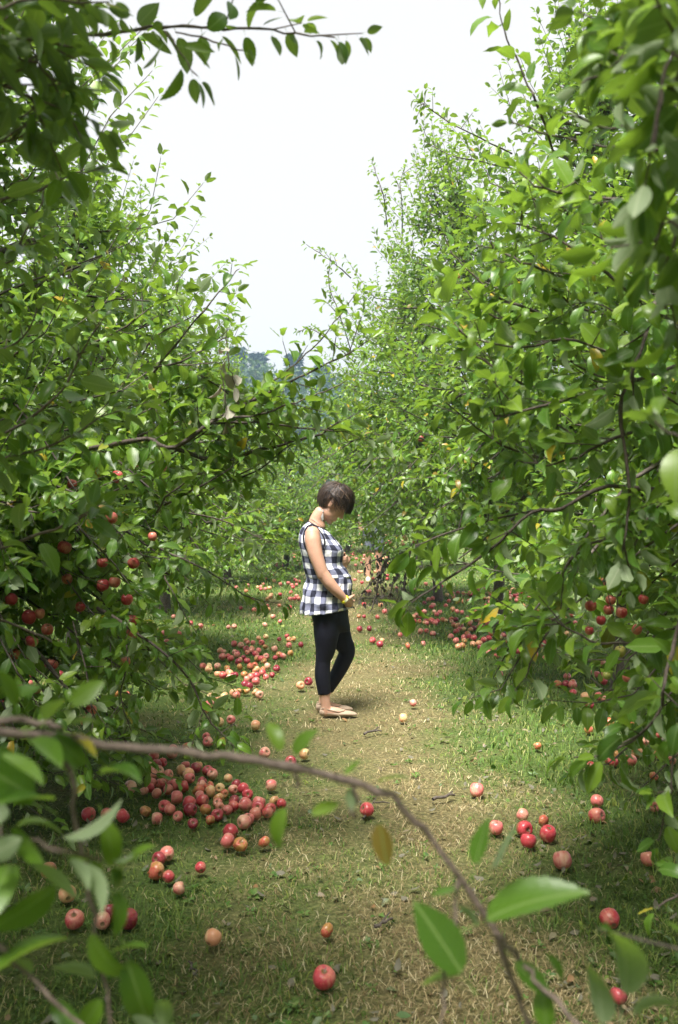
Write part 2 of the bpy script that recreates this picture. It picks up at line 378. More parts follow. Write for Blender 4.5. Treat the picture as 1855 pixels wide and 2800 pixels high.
def apple_tree(base, H, r, zb, nb, lod, seed, label, ll=0.075, shoot_sp=0.07, leaf_sp=0.028, lean=(0, 0), cull=None, fill=1.0, shoot_len=0.24, low=0, low_az=0.0):
    rng = np.random.default_rng(seed)
    base = np.array([base[0], base[1], 0.0])
    root = thing('apple_tree', base, label, 'tree', 'apple trees of the orchard')
    tb = Tubes(); lv = Leaves()
    lean = np.array([lean[0], lean[1], 0])
    def axis(z): return base+np.array([0, 0, 1])*z+lean*(max(z, 0)/H)**1.3+0.05*np.array([math.sin(z*2+seed), math.cos(z*1.7+seed), 0])
    zz = np.linspace(-0.03, H*0.86, 16)
    tb.add(np.array([axis(z) for z in zz]), np.interp(zz, [0, 0.12, 0.6, H*0.86], [0.085, 0.065, 0.055, 0.012])*(r/1.7)**0.5, 9, 0.10, rng)
    S0, S1, S2, T0_, T1_, T2_ = [], [], [], [], [], []
    for q in range(nb+low):
        u = (q+rng.uniform())/nb
        if q >= nb: u = rng.uniform(0.0, 0.42)
        u = 1-(1-min(u, 1.0))**0.85                      # a little more towards the top
        az = q*2.39996+rng.normal(0, 0.3)
        if q >= nb: az = low_az+rng.normal(0, 0.75)
        frac = rng.uniform(0.45, 1.0)**0.6
        Rz = r*float(profile(np.array(u)))*frac*rng.uniform(0.9, 1.08)
        z = zb+u*(H-zb)+rng.normal(0, 0.05)
        out = np.array([math.cos(az), math.sin(az), 0.0])
        E = axis(z)+out*Rz
        if cull is not None and cull(E): continue
        zs = np.clip(z-Rz*rng.uniform(0.25, 0.75)*(1 if u > 0.25 else -0.25), 0.45, H*0.84)
        S = axis(zs)
        mid = S*0.5+E*0.5+np.array([0, 0, 1])*Rz*(0.10 if u > 0.3 else 0.28)+rng.normal(0, 0.06, 3)
        n = 9
        P = spline([S, mid, E], n); big = q % 9 == 0
        tb.add(P, np.linspace(0.034 if big else rng.uniform(0.011, 0.019), 0.0035, n), 6 if big else 4)
        L = np.linalg.norm(np.diff(P, axis=0), axis=1).sum()
        ns = max(3, int(fill*L*0.78/shoot_sp)); tan = nrm(np.gradient(P, axis=0))
        x = rng.uniform(0.22, 1.0, ns)*(n-1); i = np.minimum(x.astype(int), n-2); f = (x-i)[:, None]
        p = P[i]*(1-f)+P[i+1]*f
        sd = nrm(tan[i]*0.55+nrm(rng.normal(0, 1, (ns, 3)))*0.8+np.array([0, 0, 0.42 if u > 0.3 else -0.02])+out*0.15)
        sl = (rng.uniform(0.25, 1.15, ns)*shoot_len)[:, None]
        S0.append(p); S1.append(p+sd*sl*0.5); S2.append(p+sd*sl+np.array([0, 0, 0.10])*sl)
        sd = nrm(tan[-1]*0.6+np.array([0, 0, 0.75*u+0.1])+rng.normal(0, 0.18, 3)); sl = rng.uniform(0.25, 0.55)*(0.7+0.6*u)*(shoot_len/0.24)
        T0_.append(E); T1_.append(E+sd*sl*0.5+rng.normal(0, 0.05, 3)*sl); T2_.append(E+sd*sl+np.array([0, 0, 0.04]))
    for q in range(5):                          # leaders
        S = axis(H*rng.uniform(0.7, 0.86)); sd = nrm(np.array([rng.normal(0, .3), rng.normal(0, .3), 1.0])); sl = rng.uniform(0.35, 0.7)
        T0_.append(S); T1_.append(S+sd*sl*0.5); T2_.append(S+sd*sl)
    many_shoots(lv, tb, np.vstack(S0), np.vstack(S1), np.vstack(S2), leaf_sp, ll, rng, tubes=lod != 'L')
    many_shoots(lv, tb, np.array(T0_), np.array(T1_), np.array(T2_), leaf_sp*0.95, ll*0.92, rng, spread=48, r0=0.0036)
    lv.done(rng, len(LV[lod]))
    tb.build('trunk', M_BARK, root)
    T = dict(root=root, lv=lv, lod=lod, base=base, rng=rng, name=label); TREES.append(T)
    return T
NEAR_VIEW = lambda E: (E[1] < 0.75 and abs(E[0]) < 0.9 and E[2] < 2.6)
def out_of_lens(E):
    """the photographer keeps the small gap between the branches free"""
    d = E[1]
    if E[2] < 0.25: return True
    if d < 0.5 and abs(E[0]) < 0.7 and E[2] < 2.5: return True
    px = CX+F_PX*E[0]/max(d, 0.3); py = HY-F_PX*(E[2]-CAM_H)/max(d, 0.3)
    return d > 0.2 and -330 < px < 2180 and -170 < py < 3300
# trees beside the photographer (mostly outside the frame); crowns enlarged to shade the foreground
L0 = apple_tree((-2.0, 1.45), 6.0, 2.75, 0.7, 230, 'L', 11, 'apple tree just outside the left edge whose blurred branches reach across the foreground', ll=0.10, cull=out_of_lens, fill=1.5)
R0 = apple_tree((2.1, 1.25), 6.0, 2.75, 0.7, 230, 'L', 12, 'apple tree just outside the right edge with dark leaves hanging in the top right corner', ll=0.10, cull=out_of_lens, fill=1.5)
B0 = apple_tree((0.5, -2.0), 5.0, 2.2, 0.9, 130, 'L', 13, 'unseen apple tree added behind the photographer to shade the foreground', ll=0.12, cull=out_of_lens, leaf_sp=0.036)  # out of view; added to block sky light from behind the camera
# the rows
L1 = apple_tree((-2.38, 5.1), 5.1, 1.72, 0.15, 240, 'M', 21, 'tall leafy apple tree filling the left side, red apples in its shaded lower branches', lean=(0.3, 0), fill=1.24, low=60, low_az=-1.0, ll=0.092)
R1 = apple_tree((2.15, 4.25), 4.7, 1.55, 0.35, 230, 'M', 22, 'large bright green apple tree filling the right side of the picture', lean=(0.15, 0), fill=1.24, ll=0.098)
L2 = apple_tree((-2.3, 8.8), 4.4, 1.75, 0.6, 200, 'M', 23, 'smaller apple tree behind the left tree, left of the woman', fill=1.4, ll=0.088)
R2 = apple_tree((2.2, 7.6), 5.15, 1.85, 0.8, 230, 'M', 24, 'tall apple tree with upright shoots behind the bright right tree, shading heaps of fallen apples', lean=(-0.3, 0), fill=1.24, low=8, low_az=-2.0, ll=0.088)
R3 = apple_tree((1.7, 10.6), 5.1, 1.95, 0.8, 200, 'M', 25, 'apple tree leaning over the path just right of the woman\'s head', ll=0.080, lean=(-0.55, 0), fill=1.3, low=14, low_az=-2.0)
L3 = apple_tree((-2.25, 12.6), 3.9, 1.8, 0.6, 170, 'L', 26, 'apple tree third along the left row, behind the second and half hidden by it', ll=0.09)
R4 = apple_tree((1.35, 14.0), 4.5, 1.8, 0.9, 170, 'L', 27, 'apple tree further down the right row in front of the second person', ll=0.09, lean=(-0.4, 0), low=40, low_az=-2.2, fill=1.2)
L4 = apple_tree((-1.85, 16.6), 3.6, 1.6, 0.05, 160, 'L', 28, 'dark bushy apple tree touching the grass behind the woman\'s back', ll=0.09, leaf_sp=0.035)
R5 = apple_tree((1.6, 19.5), 4.0, 1.7, 0.7, 110, 'L', 29, 'apple tree behind the second person in the right row', ll=0.09, leaf_sp=0.035)
L5 = apple_tree((-1.0, 19.8), 3.2, 1.6, 0.02, 110, 'L', 30, 'small apple tree low behind the bushy one, half screened by the woman\'s head and shoulders', ll=0.10, leaf_sp=0.04, low=40, low_az=-1.57)
R6 = apple_tree((0.25, 25.0), 3.4, 1.9, 0.25, 120, 'L', 31, 'distant pale apple tree closing the end of the path', ll=0.10, leaf_sp=0.04, low=36, low_az=-1.57)
L6 = apple_tree((-2.2, 33.0), 3.5, 1.9, 0.3, 80, 'L', 32, 'farthest apple tree under the blue woods in the gap', ll=0.12, leaf_sp=0.05)
print('trees', time.time()-T0, sum(len(t['lv'].P) for t in TREES))
# ------------------------------------------------------------------ prominent branches, each leaf an object
def pxline(pts, d):
    """photo points with their distance from the camera -> points in the orchard"""
    out = []
    for q, p in enumerate(pts):
        dd = p[2] if len(p) > 2 else (d if not isinstance(d, tuple) else d[0]+(d[1]-d[0])*q/(len(pts)-1))
        out.append(W(p[0], p[1], dd))
    return np.array(out)
NB = 0
HEROES = []
def hero(tree, pts, d, r=(0.004, 0.0015), ll=0.075, sp=0.03, start=0.1, mat=None, lod='H', spread=55, droop=0.35, up=0.8, jit=0.4, label=None, leaves=True, twigs=0, extra=()):
    global NB; NB += 1
    rng = np.random.default_rng(500+NB)
    if lod == 'H' and tree in (L0, R0): lod = 'X'
    if tree in (L1, R1): ll *= 1.22; droop *= (0.6 if tree is L1 else 0.35); jit *= 0.75
    P = spline(pxline(pts, d), max(8, 3*len(pts))); n = len(P)
    P[1:-1] += rng.normal(0, 0.002, (n-2, 3))
    tb = Tubes(); tb.add(P, np.linspace(r[0], r[1], n)*(1+0.12*rng.normal(0, 1, n)), 7)
    lv = Leaves()
    if leaves: shoot_leaves(lv, P, None, sp, ll, rng, start=start, spread=spread, droop=droop, up=up, jit=jit)
    for q in range(twigs):                         # short spurs with a rosette of leaves
        i = rng.integers(int(n*max(start, 0.1)), n-1); tan = nrm(P[i+1]-P[i])
        sd = nrm(tan*0.5+nrm(rng.normal(0, 1, 3))*0.7+np.array([0, 0, 0.25])); sl = rng.uniform(0.04, 0.16)
        SP = np.array([P[i], P[i]+sd*sl*0.5, P[i]+sd*sl]); tb.add(SP, [r[1]*1.2, r[1], r[1]*0.8], 5)
        shoot_leaves(lv, SP, None, 0.022, ll*0.9, rng, start=0.4, droop=droop, up=up)
    for e in extra: single_leaf(lv, *e)
    root = tree['root']; br = tb.build('branch', M_TWIG if tree is L0 else M_TWIG2, root)
    if label: br['label'] = label
    if lv.p:
        lv.done(rng, len(LV[lod])); HEROES.append(dict(br=br, lv=lv, lod=lod, mat=mat or M_LEAF, base=tree['base'], tree=tree))
    return br
def single_leaf(lv, b, t, d0, d1, face, size=None):
    """one leaf from photo point b (at distance d0) to tip t (at d1); face: rough direction of its upper side"""
    B, E = W(b[0], b[1], d0), W(t[0], t[1], d1)
    lv.add(B, E-B, np.array(face, float), (size or 1.0)*np.linalg.norm(E-B)/1.25)
UPC, UP, CAMF, AWAY = (0.1, -0.6, 0.8), (0.05, 0.1, 1), (0.1, -1, 0.25), (0.1, 0.9, 0.5)
# the bare branch arching across the foreground
A = 1.12
ARCH = [(-1750, 1880, 1.30), (-900, 1900, 1.2), (-300, 1960), (0, 2000), (250, 2030), (420, 2042), (560, 2060), (700, 2075), (840, 2105), (960, 2140), (1080, 2190),
        (1170, 2280), (1260, 2410), (1340, 2530), (1400, 2660), (1450, 2800), (1490, 2960)]
ex = [((775, 2085), (742, 1955), A, A+.01, UPC), ((790, 2082), (845, 1990), A, A-.02, UPC),
      ((797, 2170), (735, 2335), A, A-.01, (0, -.35, .95)), ((830, 2240), (925, 2195), A, A+.02, UPC),
      ((952, 2140), (965, 2215), A, A, AWAY), ((930, 2130), (990, 2085), A, A+.02, UP), ((1010, 2150), (1115, 2105), A, A-.02, UP),
      ((1035, 2215), (1055, 2370), A, A-.01, (-.5, -.8, .2)), ((1290, 2405), (1330, 2235), A-.02, A+.01, (-.7, -.6, .2)),
      ((1330, 2410), (1395, 2235), A-.02, A-.05, (.5, -.4, .8)), ((1268, 2420), (1185, 2460), A, A-.02, UP),
      ((1258, 2556), (1570, 2385), A-.03, A-.07, (-.35, -.35, .9)), ((1320, 2550), (1265, 2470), A, A+.03, AWAY),
      ((1300, 2720), (1145, 2470), A-.05, A-.04, (.5, -.8, .1)), ((1470, 2590), (1570, 2680), A-.04, A-.06, (.1, -.3, .9)),
      ((1380, 2600), (1500, 2730), A-.04, A-.05, (.4, -.7, .3)), ((1640, 2860), (1655, 2600), A-.1, A-.1, (.7, .5, .3)), ((1690, 2800), (1755, 2450), A-.1, A-.12, (.75, .5, .2)),
      ((1290, 2660), (1155, 2690), A, A-.02, UP), ((1700, 2800), (1840, 2700), A-.1, A-.1, AWAY), ((1500, 2850), (1480, 2690), A-.05, A-.05, (-.4, -.8, .3))]
hero(L0, ARCH, A, (0.0062, 0.0030), leaves=False, label='nearly bare grey-brown branch arching across the lower foreground', extra=ex)
hero(L0, [(810, 2098), (812, 2125), (811, 2155)], A, (0.0026, 0.002), leaves=False)
hero(L0, [(966, 2143), (970, 2190), (967, 2235)], A, (0.0026, 0.002), leaves=False)
hero(L0, [(1255, 2400), (1248, 2490), (1232, 2600), (1215, 2700), (1200, 2830)], (A, A-.05), (0.0026, 0.0016), leaves=False)
hero(L0, [(1350, 2545), (1420, 2620), (1500, 2720), (1640, 2860)], (A, A-.1), (0.0034, 0.002), leaves=False)
# dark leaves low on the left, close to the lens
B_ = 1.12
ex = [((205, 2380), (-20, 2570), B_, B_-.06, (.2, -.8, -.4)), ((235, 2500), (300, 2690), B_, B_-.03, (-.3, -.9, -.1), 1.15), ((250, 2560), (-30, 2600), B_, B_-.08, (0, .25, 1)),
      ((300, 2420), (395, 2290), B_, B_-.03, (.1, -.3, .95)), ((305, 2400), (345, 2560), B_, B_-.02, (.7, -.6, .1)), ((270, 2200), (330, 2380), B_, B_-.01, (.5, -.7, .1)),
      ((150, 2230), (-60, 2060), B_, B_-.08, UPC, 1.15), ((190, 2200), (-30, 2150), B_, B_-.1, UP), ((250, 2130), (380, 2070), B_, B_-.04, UP, 1.0),
      ((165, 1945), (285, 1862), B_, B_+.02, CAMF), ((185, 1985), (245, 2055), B_, B_, AWAY), ((60, 1960), (-10, 1830), B_, B_-.03, UPC), ((110, 1990), (180, 1905), B_, B_-.05, UP),
      ((60, 2000), (170, 2090), B_, B_-.06, UP), ((20, 1930), (120, 1840), B_, B_+.05, UPC), ((330, 2560), (410, 2830), B_, B_-.02, (.3, -.8, -.2)), ((290, 2690), (150, 2640), B_, B_-.04, AWAY),
      ((295, 2700), (215, 2830), B_, B_, CAMF), ((280, 2620), (395, 2560), B_, B_-.02, UP), ((60, 2330), (-60, 2480), B_, B_-.1, AWAY), ((110, 2700), (-20, 2560), B_, B_-.05, AWAY), ((130, 2710), (200, 2820), B_, B_-.05, CAMF),
      ((0, 2250), (140, 2340), B_-.05, B_-.1, (.2, -.9, -.3)), ((120, 1980), (235, 2100), B_, B_-.02, CAMF), ((-20, 2040), (120, 2130), B_-.1, B_-.14, UP), ((330, 2760), (460, 2850), B_, B_-.02, AWAY), ((440, 2860), (455, 2700), B_, B_, AWAY)]
hero(L0, [(120, 2000, B_), (190, 2100), (205, 2230), (235, 2400), (265, 2560), (290, 2700), (305, 2850)], B_, (0.0036, 0.0022), leaves=False, extra=ex, label='dark leafy twig hanging close to the lens at the lower left')
hero(L0, [(-60, 2560), (60, 2650), (180, 2760), (260, 2850)], B_-.05, (0.003, 0.002), leaves=False)
hero(L0, [(-200, 1960), (60, 1975), (170, 1990)], B_, (0.0045, 0.003), ll=0.07, sp=0.05)
hero(L0, [(-200, 2350, 1.0), (-20, 2360), (90, 2300), (170, 2330)], 1.05, (0.003, 0.0018), ll=0.075, sp=0.04, twigs=2, up=-0.2)
# the branch hanging in at the top left
T_ = 2.25
hero(L0, [(-700, 150, 2.1), (-150, 85), (0, 77), (148, 83), (279, 93), (415, 74), (504, 74), (593, 76), (700, 77), (807, 90), (916, 102)], T_, (0.007, 0.0016), ll=0.082, sp=0.032, start=0.25, spread=58, droop=0.75, twigs=6, label='overhanging leafy branch against the white sky at the top left')
hero(L0, [(480, 88), (560, 106), (620, 125), (664, 137)], T_-.05, (0.0022, 0.0015), ll=0.078, sp=0.04, droop=0.7)
hero(L0, [(450, 85), (485, 130), (515, 170), (540, 207)], T_-.1, (0.0024, 0.0015), ll=0.085, sp=0.032, droop=0.8)
hero(L0, [(-120, 30), (60, 60), (170, 20), (260, -40)], (1.9, 2.0), (0.004, 0.002), ll=0.085, sp=0.022, twigs=5)
hero(L0, [(-150, 180), (30, 150), (130, 200), (170, 290)], (1.75, 1.9), (0.004, 0.002), ll=0.085, sp=0.02, twigs=6)
hero(L0, [(-160, 0), (0, 20), (120, -10), (240, 20)], (1.6, 1.8), (0.004, 0.002), ll=0.08, sp=0.02, twigs=6)
hero(L0, [(-300, 600, 2.0), (0, 546), (107, 516), (178, 492), (285, 457)], 2.25, (0.0042, 0.0016), ll=0.085, sp=0.034, twigs=2)
hero(L0, [(-200, 260), (-40, 230), (70, 260), (120, 340)], (1.8, 1.95), (0.004, 0.002), ll=0.085, sp=0.022, twigs=6, up=0.4)
hero(L0, [(-200, 100), (-60, 110), (60, 105), (200, 130)], (1.7, 1.85), (0.004, 0.002), ll=0.085, sp=0.02, twigs=8, up=0.4)
hero(L0, [(-200, 380), (-60, 400), (40, 380), (110, 330)], (1.9, 2.0), (0.004, 0.002), ll=0.085, sp=0.024, twigs=5, up=0.4)
# left-hand sprays in front of the left tree
hero(L0, [(-250, 1250, 2.3), (0, 1190), (136, 1103), (196, 1020), (243, 931), (302, 850)], 2.65, (0.0055, 0.0016), ll=0.088, sp=0.032, twigs=5, label='bright leafy shoot rising in front of the left tree')
hero(L0, [(-250, 1330, 2.3), (0, 1257), (90, 1235), (200, 1190), (300, 1120)], 2.7, (0.005, 0.0018), ll=0.085, sp=0.036, twigs=5)
hero(L0, [(-250, 1560, 2.3), (0, 1498), (148, 1444), (249, 1400), (300, 1360)], 2.6, (0.0055, 0.0018), ll=0.09, sp=0.04, twigs=4)
hero(L0, [(-250, 1640, 2.4), (0, 1696), (83, 1726), (157, 1762)], 2.9, (0.0055, 0.003), ll=0.075, sp=0.06, start=0.3)
hero(L0, [(-200, 700, 2.3), (20, 720), (60, 650), (110, 560), (130, 480)], 2.8, (0.004, 0.0016), ll=0.08, sp=0.03, twigs=4)
hero(L0, [(-200, 950, 2.3), (0, 960), (80, 900), (100, 800), (95, 700)], 2.9, (0.004, 0.0016), ll=0.08, sp=0.028, twigs=6)
# the limb of the left tree that reaches over the path
D = 3.9
hero(L1, [(-60, 1330, 5.0), (180, 1240, 4.5), (356, 1207), (409, 1201), (474, 1225), (575, 1157), (657, 1112), (749, 1066), (805, 1038), (882, 1002), (950, 968), (1010, 930)], D, (0.013, 0.0020), ll=0.08, sp=0.026, start=0.25, twigs=11, droop=0.4, label='long limb of the left tree reaching across the path above the woman')
hero(L1, [(657, 1112), (693, 1099), (769, 1028), (825, 979), (869, 939), (925, 870), (975, 800)], D, (0.005, 0.0016), ll=0.078, sp=0.034, twigs=4, droop=0.4)
hero(L1, [(640, 1140), (718, 1132), (785, 1107), (856, 1084), (920, 1056), (990, 1020)], D-.05, (0.005, 0.0016), ll=0.08, sp=0.036, twigs=5)
hero(L1, [(575, 1157), (688, 1155), (780, 1166), (902, 1178), (960, 1180)], D, (0.006, 0.0016), ll=0.08, sp=0.036, twigs=5)
hero(L1, [(474, 1225), (600, 1260), (703, 1231), (767, 1217), (830, 1199), (874, 1189), (930, 1150)], D+.15, (0.009, 0.003), ll=0.078, sp=0.05, twigs=4)
hero(L1, [(520, 1010, D+.2), (600, 1060), (690, 1130), (760, 1190), (820, 1260)], D+.1, (0.004, 0.0016), ll=0.08, sp=0.03, twigs=6)
hero(L1, [(420, 1020, 4.2), (469, 955), (558, 848), (623, 771), (655, 735)], 4.0, (0.0055, 0.0016), ll=0.078, sp=0.034, twigs=3, label='upright leafy shoot of the left tree standing against the sky')
hero(L1, [(380, 1010, 4.2), (480, 995), (563, 953), (617, 922), (632, 915)], 3.95, (0.005, 0.0018), ll=0.075, sp=0.04, twigs=4)
for a, (x, y) in enumerate([(420, 1120), (500, 1080), (560, 1200), (640, 1190), (680, 1290), (600, 1310), (520, 1330), (780, 1250), (430, 1290), (480, 900), (400, 870)]):
    sx = 1 if a % 3 else 0.6                      # leafy side sprays filling the space over the path
    hero(L1, [(x-150*sx, y+70, 4.3), (x-60, y+25), (x+20, y-15-8*(a % 4)), (x+100*sx, y-40-25*(a % 3))], 3.95+0.08*(a % 5), (0.005, 0.0016), ll=0.078, sp=0.026, start=0.25, twigs=7, droop=0.4)
hero(L1, [(618, 923), (626, 992), (639, 1038), (649, 1089)], 3.9, (0.0025, 0.0016), ll=0.066, sp=0.055, mat=M_DRY, droop=0.9, label='dead twig with withered grey-brown leaves')
hero(L1, [(485, 998), (560, 995), (597, 992), (611, 1046), (620, 1117), (622, 1140)], 3.88, (0.0025, 0.0016), ll=0.068, sp=0.04, start=0.5, mat=M_DRY, droop=1.2, label='dead twig with withered grey-brown leaves and shrivelled tips')
hero(L1, [(250, 1650, 4.7), (330, 1700), (380, 1738), (457, 1791), (516, 1857), (563, 1952), (600, 2000), (640, 2040)], 4.15, (0.009, 0.0018), ll=0.07, sp=0.024, start=0.2, twigs=12, droop=0.9, label='drooping lower branch of the left tree hanging down to the grass')
hero(L1, [(330, 1700, 4.4), (350, 1800), (330, 1900), (360, 2000)], 4.2, (0.005, 0.0018), ll=0.068, sp=0.03, twigs=4, droop=0.9)
hero(L1, [(200, 1700, 4.5), (240, 1850), (260, 1960), (310, 2030)], 4.2, (0.005, 0.0018), ll=0.068, sp=0.03, twigs=5, droop=0.9)
hero(L1, [(440, 1500, 4.8), (558, 1554), (647, 1613), (700, 1640), (765, 1649)], 4.35, (0.0045, 0.0016), ll=0.085, sp=0.05, twigs=3, droop=1.0)
hero(L1, [(430, 1540, 4.8), (463, 1602), (504, 1679), (540, 1732)], 4.5, (0.004, 0.0016), ll=0.08, sp=0.045, droop=1.1)
hero(L1, [(500, 1400, 4.8), (600, 1420), (660, 1445), (720, 1475), (765, 1490)], 4.9, (0.005, 0.0016), ll=0.075, sp=0.04, twigs=5)
# right-hand branches
hero(R1, [(1540, 480, 3.3), (1464, 277), (1455, 254), (1420, 183), (1384, 100), (1367, 18), (1362, -60)], 3.05, (0.0045, 0.0016), ll=0.078, sp=0.032, twigs=1, label='tall leafy shoot against the sky at the upper right')
hero(R0, [(2250, 460, 2.1), (1855, 415), (1771, 407), (1591, 389), (1455, 354), (1400, 335)], 2.35, (0.005, 0.0016), ll=0.085, sp=0.034, twigs=5, droop=0.45)
hero(R0, [(2200, 380, 1.9), (1809, 348), (1720, 350), (1632, 342), (1560, 300)], 2.05, (0.0045, 0.0016), ll=0.085, sp=0.034, twigs=4)
hero(R0, [(2250, 240, 1.5), (1855, 212), (1760, 210), (1650, 200), (1590, 230)], 1.7, (0.004, 0.0018), ll=0.085, sp=0.034, twigs=3)
hero(R0, [(2150, -100, 1.2), (1900, 30), (1840, 150), (1800, 300), (1790, 420)], 1.35, (0.004, 0.002), ll=0.085, sp=0.026, twigs=5, up=0.3, label='dark blurred leaves close to the lens in the top right corner')
hero(R0, [(2150, 300, 1.2), (1920, 380), (1850, 520), (1800, 640), (1780, 720)], 1.45, (0.004, 0.002), ll=0.085, sp=0.026, twigs=4, up=0.3)
hero(R0, [(2150, 40, 1.6), (1880, -20), (1760, 60), (1690, 110), (1640, 180)], 1.75, (0.004, 0.002), ll=0.085, sp=0.024, twigs=5, up=0.5)
hero(R0, [(2150, 120, 1.25), (1960, 200), (1870, 260), (1800, 200)], 1.4, (0.004, 0.002), ll=0.085, sp=0.022, twigs=6, up=0.3)
hero(R0, [(2150, -60, 1.5), (1900, -30), (1800, 10), (1700, -20)], 1.6, (0.004, 0.002), ll=0.085, sp=0.022, twigs=6, up=0.4)
hero(R0, [(2150, 560, 1.4), (1930, 560), (1850, 640), (1820, 760), (1830, 860)], 1.55, (0.004, 0.002), ll=0.085, sp=0.026, twigs=5, up=0.3)
hero(R0, [(2100, 1150, 1.3), (1900, 1180), (1840, 1190), (1790, 1150)], 1.4, (0.003, 0.0016), ll=0.075, sp=0.04)
hero(R1, [(1900, 620, 2.8), (1756, 560), (1608, 540), (1473, 513), (1420, 470)], 2.55, (0.006, 0.0018), ll=0.085, sp=0.032, twigs=5)
hero(R1, [(1860, 900, 3.2), (1720, 800), (1600, 700), (1500, 640), (1400, 610)], 2.7, (0.006, 0.0018), ll=0.083, sp=0.03, twigs=6)
hero(R1, [(1700, 980, 3.0), (1558, 927), (1431, 952), (1296, 927), (1255, 900)], 2.8, (0.005, 0.0018), ll=0.088, sp=0.036, twigs=4, label='branch tip of pale upright leaves reaching left from the right tree')
hero(R1, [(1850, 1000, 3.1), (1703, 1051), (1520, 1098), (1364, 1137), (1340, 1100)], 2.75, (0.0065, 0.0018), ll=0.088, sp=0.036, twigs=5)
hero(R1, [(1800, 800, 3.0), (1744, 983), (1697, 1113), (1715, 1260), (1720, 1400), (1700, 1520)], 2.7, (0.007, 0.0028), ll=0.08, sp=0.05, twigs=6, droop=0.6)
hero(R1, [(1850, 1150, 3.0), (1697, 1190), (1579, 1249), (1485, 1272), (1420, 1260)], 2.8, (0.0055, 0.0018), ll=0.085, sp=0.034, twigs=5)
hero(R1, [(1620, 930, 3.6), (1449, 847), (1378, 824), (1308, 765), (1243, 700), (1215, 640)], 3.3, (0.006, 0.0018), ll=0.078, sp=0.034, twigs=4)
hero(R1, [(1800, 1340, 3.2), (1650, 1330), (1540, 1390), (1455, 1400), (1355, 1494), (1213, 1589), (1125, 1648)], 3.15, (0.008, 0.0022), ll=0.088, sp=0.045, start=0.2, twigs=7, droop=0.7, label='low branch of the right tree sloping down over the fallen apples')
hero(R1, [(1500, 1390, 3.3), (1350, 1420), (1225, 1459), (1136, 1491)], 3.2, (0.005, 0.002), ll=0.088, sp=0.045, twigs=3, droop=0.8,
     extra=[((1133, 1492), (1068, 1575), 3.2, 3.15, (.5, -.8, .4)), ((1140, 1500), (1110, 1590), 3.2, 3.2, (-.4, -.8, .3)), ((1150, 1570), (1113, 1610), 3.2, 3.15, UP)])
hero(R1, [(2100, 1640, 2.6), (1855, 1713), (1756, 1754), (1638, 1757), (1555, 1719), (1500, 1690)], 2.9, (0.006, 0.002), ll=0.088, sp=0.045, twigs=4, droop=0.9)
hero(R1, [(1860, 1700, 2.9), (1821, 1848), (1803, 1943), (1744, 2013), (1638, 2067), (1570, 2070)], 2.5, (0.006, 0.002), ll=0.085, sp=0.05, twigs=2, droop=0.9, label='bent low twig with a few large leaves at the right edge above the apples')
hero(R1, [(1560, 1700, 3.0), (1500, 1730), (1467, 1778), (1437, 1848), (1408, 1890)], 2.95, (0.004, 0.0016), ll=0.07, sp=0.04, droop=1.0)
hero(R1, [(1750, 1450, 3.0), (1660, 1470), (1560, 1530), (1540, 1600), (1530, 1680)], 2.95, (0.005, 0.0016), ll=0.085, sp=0.04, twigs=4, droop=0.8)
hero(R1, [(1900, 1300, 2.9), (1800, 1380), (1740, 1480), (1720, 1600)], 2.75, (0.005, 0.0016), ll=0.085, sp=0.034, twigs=6, droop=0.7)
hero(R1, [(2050, 1850, 2.4), (1900, 1900), (1850, 2020), (1830, 2180), (1800, 2300)], 2.4, (0.005, 0.0016), ll=0.075, sp=0.05, twigs=3, droop=0.9)
hero(R1, [(2080, 2350, 2.2), (1900, 2420), (1800, 2480)], 2.3, (0.005, 0.002), ll=0.07, sp=0.07, twigs=2)
for a, (x, y) in enumerate([(1380, 700), (1330, 1010), (1300, 1190), (1480, 800), (1560, 1000), (1600, 640), (1650, 860), (1520, 1190), (1330, 860), (1700, 700), (1780, 1080)]):
    hero(R1, [(x+170, y+60, 3.5), (x+80, y+30), (x, y-10-8*(a % 4)), (x-80, y-30-30*(a % 3))], 2.95+0.1*(a % 5), (0.005, 0.0016), ll=0.078, sp=0.027, start=0.2, twigs=7, droop=0.4)
# upright shoots of the right row against the sky
hero(R3, [(960, 760, 9.6), (915, 720), (870, 690), (838, 668)], 9.4, (0.006, 0.0025), ll=0.07, sp=0.034, lod='M', twigs=4)
hero(R3, [(1060, 620, 9.8), (1050, 540), (1030, 480), (1025, 455)], 9.4, (0.006, 0.0025), ll=0.07, sp=0.032, lod='M', twigs=5)
hero(R3, [(1100, 640, 9.8), (1100, 560), (1095, 500), (1110, 450)], 9.4, (0.006, 0.0025), ll=0.07, sp=0.032, lod='M', twigs=5)
hero(R2, [(1400, 420, 7.2), (1300, 370), (1220, 330), (1165, 290), (1150, 285)], 6.9, (0.006, 0.0022), ll=0.072, sp=0.03, lod='M', twigs=8)
hero(R2, [(1400, 460, 7.2), (1300, 440), (1220, 420), (1160, 385)], 6.9, (0.006, 0.0022), ll=0.072, sp=0.03, lod='M', twigs=6)
hero(R4, [(960, 960, 12.5), (930, 860), (900, 780), (905, 700)], 12.3, (0.008, 0.003), ll=0.075, sp=0.035, lod='M', twigs=6)
hero(R4, [(980, 1000, 12.5), (900, 930), (850, 900), (815, 905)], 12.3, (0.008, 0.003), ll=0.075, sp=0.035, lod='M', twigs=6)
for a in range(9):                                 # low sprays of the right row in front of the second person
    x = 985+22*a; hero(R4, [(x+60, 1330+6*(a % 3), 13.0), (x+30, 1375), (x, 1420), (x-25+10*(a % 2), 1455+8*(a % 3))], 12.4, (0.008, 0.003), ll=0.085, sp=0.03, lod='M', twigs=7, droop=0.6)
print('heroes', time.time()-T0, sum(len(h['lv'].P) for h in HEROES))
